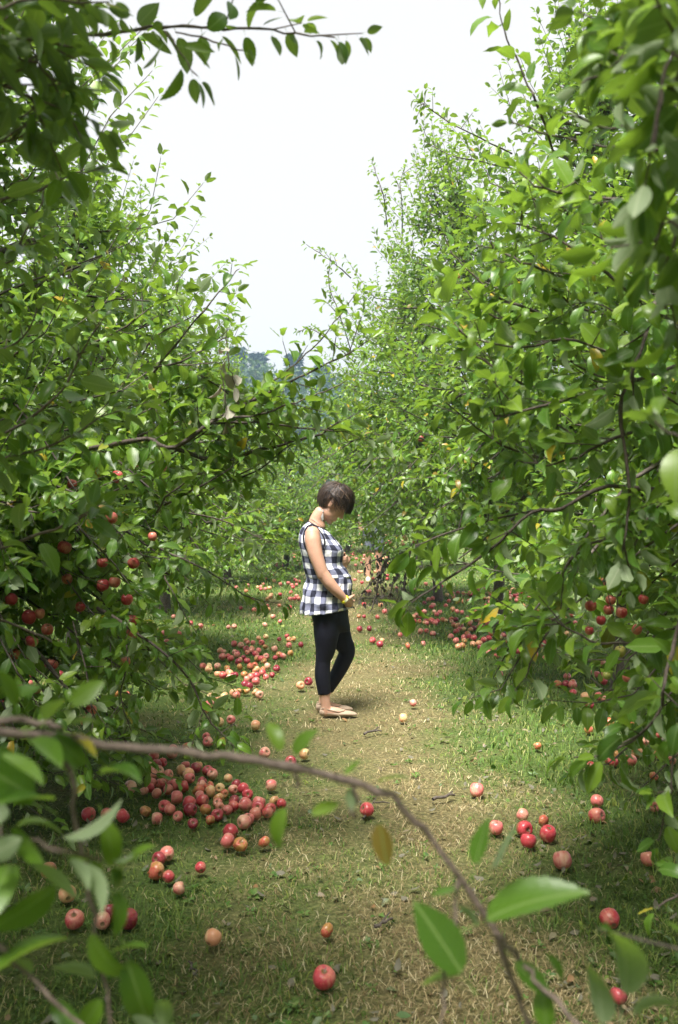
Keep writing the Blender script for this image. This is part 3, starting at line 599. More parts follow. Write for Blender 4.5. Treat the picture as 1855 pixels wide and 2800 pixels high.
# ------------------------------------------------------------------ apples
def apple_mesh(name, squash, seed, bite=None):
    rng = np.random.default_rng(seed)
    prof = [(0.0, 0.72), (0.10, 0.74), (0.24, 0.86), (0.46, 0.97), (0.74, 0.90), (0.95, 0.52), (1.0, 0.10), (0.93, -0.34), (0.72, -0.70), (0.46, -0.89), (0.26, -0.92), (0.12, -0.84), (0.0, -0.80)]
    k = 14; V = [(0, 0, prof[0][1]*squash)]; F = []
    wob = 1+0.035*np.cos(np.arange(k)*2*math.pi*3/k+seed)+0.045*np.cos(np.arange(k)*2*math.pi/k+seed*2)
    for (r, z) in prof[1:-1]:
        low = 1+0.05*(z < -0.6)*np.cos(np.arange(k)*2*math.pi*5/k)
        for j in range(k):
            a = 2*math.pi*j/k; V.append((r*wob[j]*math.cos(a), r*wob[j]*math.sin(a), z*squash*(low[j] if z < -0.8 else 1)))
    V.append((0, 0, prof[-1][1]*squash)); V = np.array(V)*0.0325
    m = len(prof)-2
    for j in range(k): F.append((0, 1+j, 1+(j+1) % k))
    for i in range(m-1):
        for j in range(k): F.append((1+i*k+j, 1+(i+1)*k+j, 1+(i+1)*k+(j+1) % k, 1+i*k+(j+1) % k))
    b = 1+(m-1)*k; e = len(V)-1
    for j in range(k): F.append((b+j, e, b+(j+1) % k))
    if bite is not None:                            # a bite or rotted hollow pushed into one cheek
        c = np.array(bite[:3])*0.036; rad = bite[3]*0.036
        dd = np.linalg.norm(V-c, axis=1); mm = dd < rad
        V[mm] = c+(c*0-(c-V[mm]))*0.35-nrm(c)*0.010
    me = bpy.data.meshes.new(name); me.from_pydata(V.tolist(), [], F); me.polygons.foreach_set('use_smooth', np.ones(len(F), bool))
    me.materials.append(AP['red']); me.update(); return me
AMESH = [apple_mesh('apple', s, i) for i, s in enumerate((0.86, 0.92, 0.80, 0.98, 0.88))]
AROT = [apple_mesh('apple', 0.85, 9, (0.8, -0.5, 0.35, 0.75)), apple_mesh('apple', 0.7, 10, (0.3, -0.8, 0.5, 0.85)), apple_mesh('apple', 0.62, 13, (-0.6, -0.6, 0.5, 0.9))]
tb = Tubes(); tb.add(np.array([[0, 0, 0.024], [0.001, 0, 0.031], [0.004, 0.001, 0.038]]), [0.0012, 0.001, 0.0016], 5); v_, f_ = tb.arrays()
STEM = bpy.data.meshes.new('stem'); STEM.from_pydata(v_.tolist(), [], f_.tolist()); STEM.materials.append(M_TWIG)
arng = np.random.default_rng(77)
APPLES = []
def apple(p, kind, label, group=None, size=1.0, tilt=None, stem=True, rotten=False):
    me = AROT[arng.integers(len(AROT))] if rotten else AMESH[arng.integers(len(AMESH))]
    o = bpy.data.objects.new('apple', me); col.objects.link(o)
    o.material_slots[0].link = 'OBJECT'; o.material_slots[0].material = AP[kind]
    o.location = [float(v) for v in p]; s = size*arng.uniform(0.96, 1.04); o.scale = (s, s, s)
    t = tilt if tilt is not None else (arng.uniform(-1.6, 1.6), arng.uniform(-1.6, 1.6), arng.uniform(0, 6.28))
    o.rotation_euler = t
    tag(o, label, 'apple', group)
    if stem:
        q = bpy.data.objects.new('stem', STEM); col.objects.link(q); q.parent = o
    APPLES.append(o); return o
KCOL = {'red': 'red', 'dark': 'dark crimson', 'pink': 'pink blushed', 'yellow': 'pale yellow', 'green': 'green', 'rotten': 'rotting brown'}
PLACED = []
def ground_ok(p, m=0.066):
    return all((p[0]-q[0])**2+(p[1]-q[1])**2 > m*m for q in PLACED)
# single windfalls one can point to (photo point of the apple's middle)
S_ = 1.183
singles = [(748, 2258, 'red', 'red apple lying alone on brown grass nearest the camera', 1.12, (0.35, 0.1, 0)),
 (1102, 1825, 'pink', 'large pink apple alone on the open straw-coloured path right of centre', 1.12, (-0.5, 0.2, 0)),
 (492, 2165, 'yellow', 'small yellow-red apple alone on dark grass at the lower left', 0.9, None),
 (757, 2148, 'rotten', 'half-rotted apple remnant above the nearest red apple', 0.8, None),
 (933, 1658, 'yellow', 'pale yellow apple on the grass just right of the woman\'s shoes', 0.95, None),
 (955, 1624, 'pink', 'pinkish apple behind the pale one right of the woman\'s shoes', 0.85, None),
 (1300, 1987, 'pink', 'big pink-orange apple with its stem side up in the lower right grass', 1.2, (-0.6, 0.2, 0.4)),
 (1411, 2122, 'red', 'red apple with dark hollow alone in dark grass near the lower right', 1.1, (-1.2, -0.5, 0)),
 (1155, 1558, 'red', 'red apple alone on the grass at the foot of the right-hand heap', 1.0, None),
 (1242, 1722, 'rotten', 'bitten white-fleshed apple core at the right edge of the path', 0.75, None),
 (850, 1870, 'red', 'red apple behind the arching branch near the path\'s middle', 1.0, None),
 (361, 2012, 'rotten', 'yellow-brown rotting apple in front of the left heap', 1.1, None),
 (464, 2003, 'red', 'shrivelled small red apple right of the yellow rotting one', 0.7, None),
 (389, 2024, 'red', 'small red apple touching the grass just right of the rotting yellow apple', 0.75, None),
 (413, 2050, 'pink', 'pink apple half sunk in grass below the rotting yellow apple', 0.75, None),
 (387, 1972, 'pink', 'streaked pink apple between the left heap and the rotting yellow apple', 0.95, None),
 (368, 1982, 'dark', 'dark red apple behind the streaked pink one left of centre', 0.9, None),
 (112, 2010, 'red', 'red apple alone in the dark grass near the left edge', 1.0, None),
 (1380, 1850, 'pink', 'upper of two pinkish apples in the green grass at right', 0.95, None),
 (1378, 1883, 'red', 'lower of two apples in the green grass at right', 1.1, None),
 (1209, 1881, 'pink', 'pink apple topmost of the small group at lower right', 0.9, None),
 (1147, 1912, 'pink', 'pale pink apple leftmost of the small group at lower right', 1.0, None),
 (1212, 1913, 'red', 'red apple in the middle of the small group at lower right', 1.1, None),
 (1256, 1898, 'rotten', 'browned broken apple at the back of the small group at lower right', 1.0, None),
 (1266, 1926, 'red', 'red apple rightmost of the small group at lower right', 1.12, (0.3, 0.2, 0)),
 (1222, 1942, 'red', 'red apple frontmost of the small group at lower right', 1.1, (-0.3, 0.1, 0)),
 (1498, 1984, 'red', 'speckled red apple near the right edge in dark grass', 0.95, None),
 (1512, 1860, 'pink', 'pale apple half hidden in long grass near the right edge', 0.95, None),
 (592, 1674, 'yellow', 'pale orange apple by the end of the drooping left branch', 1.05, None),
 (612, 1738, 'pink', 'orange-pink apple behind the arching branch left of the blurred leaf', 1.0, None),
 (672, 1760, 'dark', 'dark red apple under the blurred green leaf on the arching branch', 1.1, None),
 (703, 1740, 'yellow', 'pale apple beside the dark red one behind the blurred leaf', 1.0, None),
 (628, 1812, 'pink', 'pink apple resting below the middle of the arching branch', 0.9, None),
 (610, 1944, 'rotten', 'collapsed yellow rotten apple right of the left heap', 0.85, None),
 (695, 1583, 'yellow', 'pale apple by the woman\'s calf, left of the pair', 1.0, None),
 (714, 1574, 'dark', 'dark red apple by the woman\'s calf, right of the pair', 1.05, None),
 (878, 1488, 'dark', 'dark apple just right of the woman\'s raised knee', 1.05, None),
 (890, 1412, 'pink', 'pink apple right of the woman\'s thigh in green grass', 0.95, None),
 (832, 1453, 'dark', 'dark red apple touching the outline of the woman\'s thigh', 1.0, None),
 (854, 1452, 'dark', 'crimson apple paired beside the woman\'s thigh', 1.0, None),
 (156, 2064, 'yellow', 'yellow-orange apple in the shade at the lower left, topmost of five', 1.0, None),
 (172, 2123, 'red', 'red apple leftmost of the shaded row at the lower left', 1.05, None),
 (236, 2126, 'pink', 'pinkish apple in the middle of the shaded row at the lower left', 0.95, None),
 (252, 2110, 'dark', 'dark wine-red apple at the back of the shaded row at the lower left', 1.15, None),
 (300, 2120, 'dark', 'dark red apple rightmost of the shaded row at the lower left', 1.1, None),
 (535, 1920, 'red', 'upper of the apples at the right foot of the left heap', 1.0, None),
 (527, 1942, 'pink', 'orange-pink apple leftmost at the right foot of the left heap', 1.0, None),
 (556, 1950, 'rotten', 'brown-spotted yellow apple at the right foot of the left heap', 1.0, None),
 (302, 1818, 'pink', 'two-toned apple at the back left of the left heap', 1.05, None),
 (206, 1880, 'red', 'red apple leftmost in the row left of the left heap', 1.05, None),
 (284, 1885, 'red', 'bright red apple between the row and the left heap', 1.0, None),
 (249, 1880, 'red', 'flat red apple in the row left of the left heap', 0.9, None),
 (1430, 2300, 'dark', 'small dark red apple hidden low at the right behind the blurred leaves', 0.8, None)]
for x, y, kind, lab, size, tilt in singles:
    p = G(x*S_, y*S_, 0.036); PLACED.append(p); apple(p+[0, 0, -0.004], kind, lab, None, size, tilt, True, kind == 'rotten')
# heaps: (polygon in photo points, how many, colours, phrase, group, layers)
def inpoly(x, y, P):
    c = False; j = len(P)-1
    for i in range(len(P)):
        if (P[i][1] > y) != (P[j][1] > y) and x < (P[j][0]-P[i][0])*(y-P[i][1])/(P[j][1]-P[i][1])+P[i][0]: c = not c
        j = i
    return c
heaps = [
 ([(448, 1562), (500, 1512), (570, 1480), (665, 1465), (722, 1488), (716, 1506), (650, 1530), (640, 1565), (560, 1600), (520, 1572)], 74, 'rrpppddy', 'the long heap behind the woman', 'apples in the heap behind the woman', 1),
 ([(320, 1900), (345, 1750), (430, 1730), (500, 1780), (570, 1825), (600, 1900), (540, 1935), (470, 1925), (400, 1915)], 66, 'rrpppdy', 'the big heap at the left front', 'apples in the left front heap', 1),
 ([(575, 1880), (600, 1860), (660, 1855), (655, 1885), (600, 1905)], 6, 'rrp', 'the little row right of the left front heap', 'apples right of the left front heap', 0),
 ([(900, 1425), (1000, 1385), (1120, 1360), (1250, 1370), (1330, 1420), (1330, 1500), (1200, 1500), (1060, 1500), (960, 1470)], 44, 'rrpppdy', 'the scatter under the right trees', 'windfalls under the right-hand trees', 0),
 ([(900, 1425), (1000, 1385), (1120, 1360), (1250, 1370), (1330, 1420), (1330, 1500), (1200, 1500), (1060, 1500), (960, 1470)], 140, 'rrpppdy', '', '', 2),
 ([(1040, 1450), (1180, 1420), (1260, 1440), (1270, 1530), (1120, 1520)], 44, 'rrpppdy', '', '', 2),
 ([(1270, 1560), (1400, 1560), (1480, 1700), (1380, 1720), (1300, 1640)], 16, 'rppyd', '', '', 2),
 ([(1140, 1455), (1250, 1440), (1260, 1475), (1150, 1500)], 14, 'rrdp', 'the close cluster under the right trees', 'close cluster under the right-hand trees', 0),
 ([(1400, 1760), (1460, 1720), (1580, 1690), (1620, 1750), (1600, 1810), (1480, 1815)], 18, 'rrrpd', 'the heap at the right edge', 'apples in the heap at the right edge', 1),
 ([(480, 1620), (560, 1595), (620, 1620), (600, 1650), (520, 1720), (440, 1735)], 16, 'rppyy', 'the string between the two left heaps', 'apples between the two left heaps', 0),
 ([(490, 1420), (560, 1400), (700, 1400), (720, 1450), (560, 1480), (470, 1460)], 14, 'rppyd', 'the thin spread left of the woman\'s waist', 'thinly spread apples left of the woman', 0),
 ([(330, 1445), (440, 1420), (480, 1450), (400, 1500), (340, 1480)], 16, 'rppy', '', '', 2),
 ([(0, 1560), (120, 1500), (200, 1600), (330, 1600), (250, 1680), (0, 1680)], 24, 'rrdp', '', '', 2),
 ([(825, 1425), (930, 1410), (1060, 1430), (1000, 1500), (850, 1500)], 10, 'rppyd', 'those dotted right of the woman\'s legs', 'apples dotted right of the woman', 0),
 ([(500, 1352), (580, 1340), (700, 1345), (690, 1390), (560, 1390)], 26, 'ppry', '', '', 2),
 ([(1280, 1500), (1420, 1500), (1420, 1640), (1300, 1600)], 9, 'ppyr', 'the long grass below the right tree', 'apples in long grass below the right tree', 0),
 ([(1340, 1800), (1390, 1760), (1440, 1740), (1440, 1770)], 3, 'pr', 'the open grass beside the right edge heap', 'apples beside the right edge heap', 0),
]
ORD = 'first second third fourth fifth sixth seventh eighth ninth tenth eleventh twelfth thirteenth fourteenth fifteenth'.split()
LOOSE = []
def loose(p, k): LOOSE.append((p, k))
LET = {'r': 'red', 'p': 'pink', 'd': 'dark', 'y': 'yellow'}
for poly, cnt, cols, phrase, grp, layers in heaps:
    got = 0; tries = 0; mine = []; new = []
    gp = [G(p[0]*S_, p[1]*S_)[:2] for p in poly]; gx = [p[0] for p in gp]; gy = [p[1] for p in gp]
    while got < cnt and tries < 4000:
        tries += 1
        gxx, gyy = arng.uniform(min(gx), max(gx)), arng.uniform(min(gy), max(gy))
        if not inpoly(gxx, gyy, gp): continue
        if tries % 3 and mine and arng.uniform() < 0.42:        # windfalls gather in clumps
            q = mine[arng.integers(len(mine))]; gxx, gyy = q[0]+arng.normal(0, 0.08), q[1]+arng.normal(0, 0.08)
            if not inpoly(gxx, gyy, gp): continue
        p = np.array([gxx, gyy, arng.uniform(0.020, 0.031)]); sep = 0.053
        if not ground_ok(p, sep): continue
        PLACED.append(p); got += 1; k = LET[cols[arng.integers(len(cols))]]
        rot = arng.uniform() < 0.17
        if rot: k = 'rotten'
        mine.append((p[0], p[1], k))
        if layers == 2: loose(p, k); continue
        o = apple(p, k, None, grp, arng.uniform(0.72, 1.05), None, p[1] < 7.5, rot); new.append((p, k, o))
    # say which one it is: colour, half of the heap, order from the left
    for k in set(q[1] for q in new):
        L = [q for q in new if q[1] == k]; med = np.median([q[0][1] for q in L]); halves = [('', L)] if len(L) <= 7 else [('front half of ', [q for q in L if q[0][1] <= med]), ('back half of ', [q for q in L if q[0][1] > med])]
        for hname, H_ in halves:
            H_.sort(key=lambda q: q[0][0]/q[0][1])
            for r_, q in enumerate(H_): q[2]['label'] = f"{ORD[r_] if len(H_) > 1 else 'only'} {KCOL[k]} apple {'from left, ' if len(H_) > 1 else 'in '}{hname}{phrase}"
# a mass of far windfalls nobody could count
far_v, far_f, far_m, nn = [], [], [], 0
MV = np.empty(len(AMESH[0].vertices)*3); AMESH[0].vertices.foreach_get('co', MV); MV = MV.reshape(-1, 3)
MF = [tuple(p.vertices) for p in AMESH[0].polygons]
mats_far = [AP['pink'], AP['yellow'], AP['red'], AP['dark'], AP['rotten']]
for p_, k_ in LOOSE:
    vv = MV*arng.uniform(0.85, 1.08); vv = vv@np.array(Matrix.Rotation(arng.uniform(0, 3), 3, 'X'))@np.array(Matrix.Rotation(arng.uniform(0, 3), 3, 'Z')); far_v.append(vv+p_); far_f += [tuple(i+nn for i in f) for f in MF]; far_m += [('pink', 'yellow', 'red', 'dark', 'rotten').index(k_)]*len(MF); nn += len(vv)
for q in range(150):
    d = arng.uniform(13, 30); zone = arng.uniform()
    x = arng.normal(0.55, 0.5) if zone < 0.6 else arng.normal(-0.9, 0.45)
    vv = MV*arng.uniform(0.9, 1.1); far_v.append(vv+[x, d, 0.034]); far_f += [tuple(i+nn for i in f) for f in MF]; far_m += [int(arng.integers(3))]*len(MF); nn += len(vv)
o = mk('far_windfall_apples', np.vstack(far_v), far_f, None, mats=mats_far, midx=far_m)
tag(o, 'pale specks of windfall apples far down the grass path', 'apples', None, 'stuff')
# apples still hanging on the trees: photo point, width in the photo
hang_l = [(440, 1278, 36), (367, 1264, 34), (320, 1305, 34), (197, 1325, 28), (366, 1541, 34), (282, 1539, 32), (282, 1602, 36), (314, 1593, 34), (347, 1640, 34), (362, 1697, 32), (361, 1732, 34),
          (80, 1688, 40), (130, 1722, 34), (86, 1755, 36), (142, 1818, 34), (249, 1943, 32), (305, 1418, 36), (178, 1498, 40), (110, 1679, 28), (184, 1584, 30), (344, 1809, 28), (98, 1886, 30), (53, 1874, 30), (418, 1468, 26),
          (30, 1640, 34), (220, 1660, 28), (40, 1790, 32)]
hang_r = [(1676, 1606, 34), (1670, 1641, 30), (1664, 1668, 30), (1700, 1676, 32), (1617, 1657, 34), (1644, 1697, 28), (1697, 1783, 30), (1659, 1848, 24), (1715, 1854, 26), (1656, 1594, 28), (1741, 1722, 28), (1612, 1725, 26), (1760, 1640, 28)]
hang_m = [(1251, 756, 20), (1207, 777, 16), (1151, 1200, 20), (1085, 1253, 18), (1148, 1128, 15), (1207, 1027, 14), (1287, 1337, 18), (1069, 1488, 13), (1101, 1488, 13), (1106, 1467, 12), (1110, 1474, 12), (1134, 1481, 13), (1129, 1575, 12)]
HANG = []
for L, where, grp, dmin, dmax in ((hang_l, 'in the left tree', 'apples hanging in the left tree', 3.9, 4.6), (hang_r, 'low in the right tree', 'apples hanging in the right tree', 3.3, 3.9), (hang_m, 'right of the woman', 'apples hanging right of the woman', 6.2, 12.6)):
    for i, (px, py, wd) in enumerate(L):
        d = float(np.clip(0.074*F_PX/wd, dmin, dmax)); p = W(px, py, d); size = wd*d/F_PX/0.066
        k = 'green' if (px, py) in ((1697, 1783), (1659, 1848)) else ('pink' if L is hang_m and i > 3 else 'red')
        o_ = sorted(range(len(L)), key=lambda q: L[q][1]); n_ = len(L); a = o_.index(i)
        half = 'upper' if a < n_/2 else 'lower'; row = sorted([q for q in o_ if (o_.index(q) < n_/2) == (a < n_/2)], key=lambda q: L[q][0])
        lab = f"{KCOL[k]} apple, {ORD[row.index(i)]} from left in {half} half of those hanging {where}"
        apple(p, k, lab, grp, size, (arng.uniform(-0.4, 0.4), arng.uniform(-0.4, 0.4), arng.uniform(0, 6)), True)
        HANG.append((p, 0.036*size))
print('apples', len(APPLES), time.time()-T0)
# ------------------------------------------------------------------ leaves: the 300 that show largest of every tree are objects, the rest one crown
for T in TREES:                                    # thin the crown where fruit hangs, and keep leaves out of the ground
    lv = T['lv']; m = lv.P[:, 2] > 0.03
    for p, r in HANG:
        ray = nrm(p-np.array([0, 0, CAM_H])); rel_ = lv.P+lv.A*lv.L[:, None]*0.7-p
        s = rel_@ray; dist = np.linalg.norm(rel_-s[:, None]*ray, axis=1)
        m &= ~((dist < r*1.45) & (s < 0.05) & (s > -0.85))
    if T in (L0, R0, B0):                          # stray leaves between the lens and the scene were held aside
        qx = CX+F_PX*lv.P[:, 0]/np.maximum(lv.P[:, 1], .2); qy = HY-F_PX*(lv.P[:, 2]-CAM_H)/np.maximum(lv.P[:, 1], .2)
        m &= ~((lv.P[:, 1] > 0.15) & (qx > -70) & (qx < 1925) & (qy > -60) & (qy < 2860))
    lv.keep(m)
RW, RH = 464, 700
allP, allid, alld = [], [], []
off = 0
SETS = [dict(lv=T['lv'], T=T) for T in TREES]+[dict(lv=h['lv'], T=None) for h in HEROES]
for s in SETS:
    lv = s['lv']; n = len(lv.P); s['off'] = off
    for v in (0.15, 0.4, 0.65, 0.9):
        for u in (-0.17, 0.0, 0.17):
            q = lv.P+lv.L[:, None]*((0.26+v)*lv.A+u*lv.X)
            allP.append(q); allid.append(np.arange(off, off+n))
    off += n
Q = np.vstack(allP); I = np.concatenate(allid); d = Q[:, 1]; ok = d > 0.3
px = np.where(ok, CX+F_PX*Q[:, 0]/np.maximum(d, .1), -1)/4; py = np.where(ok, HY-F_PX*(Q[:, 2]-CAM_H)/np.maximum(d, .1), -1)/4
ok &= (px >= 0) & (px < RW) & (py >= 0) & (py < RH)
Q, I, d, px, py = Q[ok], I[ok], d[ok], px[ok].astype(int), py[ok].astype(int)
o_ = np.argsort(-d, kind='stable'); buf = np.full(RW*RH, -1); buf[(py*RW+px)[o_]] = I[o_]
cnt = np.bincount(buf[buf >= 0], minlength=off)
for s in SETS:
    if s['T'] is None: continue
    T = s['T']; lv = T['lv']; n = len(lv.P); c = cnt[s['off']:s['off']+n]
    want = 300 if T['lod'] == 'M' else 0
    nheroes = sum(len(h['lv'].P) for h in HEROES if h['tree'] is T)
    idx = np.argsort(-c)[:want]; idx = idx[c[idx] > 0]
    sel = np.ones(n, bool); sel[idx] = False
    leaf_objects(lv, idx, 'H', M_LEAF, T['root'], T['base'])
    cr = foliage_mesh('crown', lv, T['lod'], M_LEAF, T['root'], sel, None if T['lod'] == 'L' else c > 0); cr['kind'] = 'stuff'
for h in HEROES:
    lv = h['lv']; leaf_objects(lv, range(len(lv.P)), h['lod'], h['mat'], h['br'], h['base'])
print('leaves', time.time()-T0, off)
# ------------------------------------------------------------------ ground, grass, litter
grng = np.random.default_rng(5)
_ph = grng.uniform(0, 6.28, (14, 2)); _k = grng.normal(0, 1, (14, 2))*np.geomspace(0.8, 26, 14)[:, None]
def fnoise(x, y):
    s = 0
    for q in range(14): s = s+np.sin(_k[q, 0]*x+_ph[q, 0]+1.3*np.sin(_k[q, 1]*y*0.6+_ph[q, 1]))*np.cos(_k[q, 1]*y+_ph[q, 1])/(1+0.13*q)
    return s/2.6
def dryness(x, y):
    """0 lush green .. 1 straw: the trodden middle of the path is dry"""
    c = 0.22+0.05*np.sin(y*0.6); hw = 0.78
    path = np.clip(1.25-np.abs(x-c)/hw, 0, 1)
    lead = np.where(y > 9, 0.75, 1.0)
    return np.clip(-0.24+0.95*path*lead+0.64*fnoise(x, y), 0, 1)
gx = np.concatenate([-np.geomspace(400, 5, 16), np.linspace(-4.5, 4.5, 120), np.geomspace(5, 400, 16)])
gy = np.concatenate([[-60, -25, -10, -4, -1], np.linspace(0, 14, 180), np.geomspace(14.3, 700, 50)])
X, Y = np.meshgrid(gx, gy); Z = 0.012*fnoise(X*1.3+3, Y*1.3)*np.clip(1-np.abs(Y)/30, 0, 1)
V = np.stack([X, Y, Z-0.012], -1).reshape(-1, 3); a, b = len(gx), len(gy)
i, j = np.meshgrid(np.arange(a-1), np.arange(b-1)); i0 = (j*a+i).ravel()
Fq = np.stack([i0, i0+1, i0+a+1, i0+a], -1)
m, t, o = new_mat('orchard_floor'); n = N(t); tc = n('ShaderNodeTexCoord')
at = n('ShaderNodeAttribute', attribute_name='dry')
f1 = n.noise(55, 5, tc.outputs['Object'], 0.7); f2 = n.noise(9, 4, tc.outputs['Object'], 0.6)
soil = n.ramp(f1, [(0.30, (0.05, 0.042, 0.018)), (0.5, (0.135, 0.115, 0.05)), (0.72, (0.32, 0.27, 0.13))])
turf = n.ramp(f1, [(0.3, (0.030, 0.050, 0.012)), (0.55, (0.075, 0.12, 0.025)), (0.75, (0.17, 0.20, 0.06))])
fac = n.math('ADD', at.outputs['Fac'], n.math('MULTIPLY', n.math('SUBTRACT', f2, 0.5), 0.9))
fac = n('ShaderNodeClamp', {0: fac}).outputs[0]
c = n.mix(fac, turf, soil)
bp = n('ShaderNodeBump', {'Strength': 0.9, 'Distance': 0.02, 'Height': f1})
p = n('ShaderNodeBsdfPrincipled', {'Base Color': c, 'Roughness': 0.9, 'Specular IOR Level': 0.2, 'Normal': bp.outputs[0]})
t.links.new(p.outputs[0], o.inputs[0])
g = mk('ground', V, Fq, m, attrs={'dry': dryness(V[:, 0], V[:, 1])}); g['kind'] = 'structure'; g['label'] = 'orchard floor of mown grass and dry straw'
def gz(x, y): return 0.012*fnoise(x*1.3+3, y*1.3)*np.clip(1-np.abs(y)/30, 0, 1)-0.012
# grass blades
m, t, o = new_mat('grass_blade'); n = N(t)
ad = n('ShaderNodeAttribute', attribute_name='dry'); geo = n('ShaderNodeNewGeometry'); rn = geo.outputs['Random Per Island']
gr = n.ramp(rn, [(0.0, (0.055, 0.13, 0.018)), (0.5, (0.10, 0.20, 0.026)), (0.85, (0.17, 0.25, 0.035)), (1.0, (0.28, 0.29, 0.06))])
dr = n.ramp(rn, [(0.0, (0.13, 0.08, 0.035)), (0.4, (0.30, 0.21, 0.10)), (0.8, (0.50, 0.40, 0.22)), (1.0, (0.66, 0.58, 0.38))])
c = n.mix(ad.outputs['Fac'], gr, dr)
p = n('ShaderNodeBsdfPrincipled', {'Base Color': c, 'Roughness': 0.6, 'Specular IOR Level': 0.35})
tr = n('ShaderNodeBsdfTranslucent', {'Color': c}); mx = n('ShaderNodeMixShader', {0: 0.3})
t.links.new(p.outputs[0], mx.inputs[1]); t.links.new(tr.outputs[0], mx.inputs[2]); t.links.new(mx.outputs[0], o.inputs[0])
M_GRASS = m
NBL = 195000
dd = 2.3+(34-2.3)*grng.uniform(0, 1, NBL)**2.3
xx = grng.uniform(-1, 1, NBL)*(0.36*dd+0.7)
dry = dryness(xx, dd)
bare = fnoise(xx*1.7+9, dd*1.7+4)                 # worn spots where soil and thatch show, and thicker clumps
keep = ~((bare > 0.42) & (grng.uniform(0, 1, NBL) < 0.8*np.clip(dry*1.6, 0, 1)))
xx, dd, dry, bare = xx[keep], dd[keep], dry[keep], bare[keep]; NBL = len(xx)
isdry = grng.uniform(0, 1, NBL) < np.clip(dry*1.0, 0.07, 0.9)
h = np.where(isdry, grng.uniform(0.02, 0.06, NBL), grng.uniform(0.016, 0.050, NBL)*(1.2-0.5*dry))
side = np.clip((np.abs(xx-0.2)-0.9)/0.8, 0, 1); h *= 1+0.15*side*grng.uniform(0, 1, NBL)
h *= np.clip(dd/9, 1, 2.0)**0.5*np.where(isdry, 1.0, np.clip(1.0-0.9*bare, 0.65, 1.7))
lean = np.where(isdry, np.radians(grng.uniform(55, 92, NBL)), np.radians(grng.uniform(20, 84, NBL)))
az = grng.uniform(0, 6.28, NBL); wdt = np.where(isdry, 0.0010, 0.0017)*np.clip(dd/4.0, 1, 4)*grng.uniform(0.7, 1.4, NBL)
wide = grng.uniform(0, 1, NBL) < 0.035; wdt = np.where(wide & ~isdry, wdt*4.5, wdt); h = np.where(wide & ~isdry, h*0.6, h)
u = np.stack([np.cos(az), np.sin(az), np.zeros(NBL)], 1); s = np.stack([-np.sin(az+grng.normal(0, .4, NBL)), np.cos(az), np.zeros(NBL)], 1); up = np.array([[0, 0, 1.0]])
base = np.stack([xx, dd, gz(xx, dd)-0.002+np.where(isdry, grng.uniform(0.002, 0.014, NBL), 0)], 1)
midp = base+h[:, None]*0.55*(up*np.cos(lean*0.6)[:, None]+u*np.sin(lean*0.6)[:, None])
tip = base+h[:, None]*(up*np.cos(lean)[:, None]*0.95+u*np.sin(lean)[:, None])
tip[:, 2] = np.maximum(tip[:, 2], base[:, 2]+0.002)
W_ = wdt[:, None]*s
V = np.stack([base-W_, base+W_, midp-W_*0.85, midp+W_*0.85, tip], 1).reshape(-1, 3)
k = (np.arange(NBL)*5)[:, None, None]
Ft = (np.array([[0, 1, 3], [0, 3, 2], [2, 3, 4]])[None]+k).reshape(-1, 3)
g = mk('grass', V, Ft, M_GRASS, smooth=False, attrs={'dry': np.repeat(isdry*np.clip(grng.normal(0.95, .1, NBL), 0, 1)+(~isdry)*np.clip(grng.normal(0.05, 0.12, NBL), 0, 1), 5)})
tag(g, 'short mown grass, half green and half dry straw', 'grass', None, 'stuff')
# fallen leaves
M_LIT = leaf_material('fallen_leaf', [(0, (0.07, 0.13, 0.04)), (0.3, (0.12, 0.18, 0.08)), (0.5, (0.22, 0.18, 0.11)), (0.75, (0.27, 0.20, 0.13)), (0.9, (0.30, 0.16, 0.07)), (1, (0.12, 0.08, 0.05))], (0.17, 0.155, 0.115), (0.2, 0.2, 0.08), 0.5, False, 0.15)
M_WEED = leaf_material('weed_leaf', [(0, (0.05, 0.12, 0.02)), (0.6, (0.09, 0.18, 0.03)), (1, (0.16, 0.24, 0.06))], (0.12, 0.2, 0.08), (0.2, 0.35, 0.05), 0.45, False, 0.25)
lv = Leaves(); nl = 3200
d2 = 2.4+20*grng.uniform(0, 1, nl)**1.8; x2 = grng.uniform(-1, 1, nl)*(0.36*d2+0.5); x2 = np.where(grng.uniform(0, 1, nl) < 0.4, np.abs(x2)*0.6+0.7, x2)
az = grng.uniform(0, 6.28, nl)
lv.add(np.stack([x2, d2, gz(x2, d2)+grng.uniform(0.008, 0.03, nl)], 1), np.stack([np.cos(az), np.sin(az), grng.normal(0, 0.25, nl)], 1), np.stack([grng.normal(0, .45, nl), grng.normal(0, .45, nl), grng.choice([-1, 1], nl)], 1), grng.uniform(0.018, 0.05, nl))
lv.done(grng, len(LV['M'])); o = foliage_mesh('leaf_litter', lv, 'M', M_LIT, None); tag(o, 'fallen leaves and scraps scattered through the grass', 'leaves', None, 'stuff')
# low weeds: little rosettes of broad leaves
lv = Leaves(); nw = 420
d2 = 2.4+9*grng.uniform(0, 1, nw)**1.5; x2 = grng.uniform(-1, 1, nw)*(0.36*d2+0.5)
for q in range(nw):
    kq = grng.integers(4, 8); az = grng.uniform(0, 6.28)+np.arange(kq)*6.28/kq+grng.normal(0, .3, kq); sz = grng.uniform(0.014, 0.034)
    lv.add(np.tile([x2[q], d2[q], float(gz(x2[q], d2[q]))+0.006], (kq, 1)), np.stack([np.cos(az), np.sin(az), grng.uniform(0.3, 1.0, kq)], 1), np.array([0, 0, 1.0])+grng.normal(0, .2, (kq, 3)), sz*grng.uniform(.7, 1.2, kq))
lv.done(grng, len(LV['M'])); o = foliage_mesh('ground_weeds', lv, 'M', M_WEED, None); tag(o, 'small broad-leaved weeds growing in the grass', 'weeds', None, 'stuff')
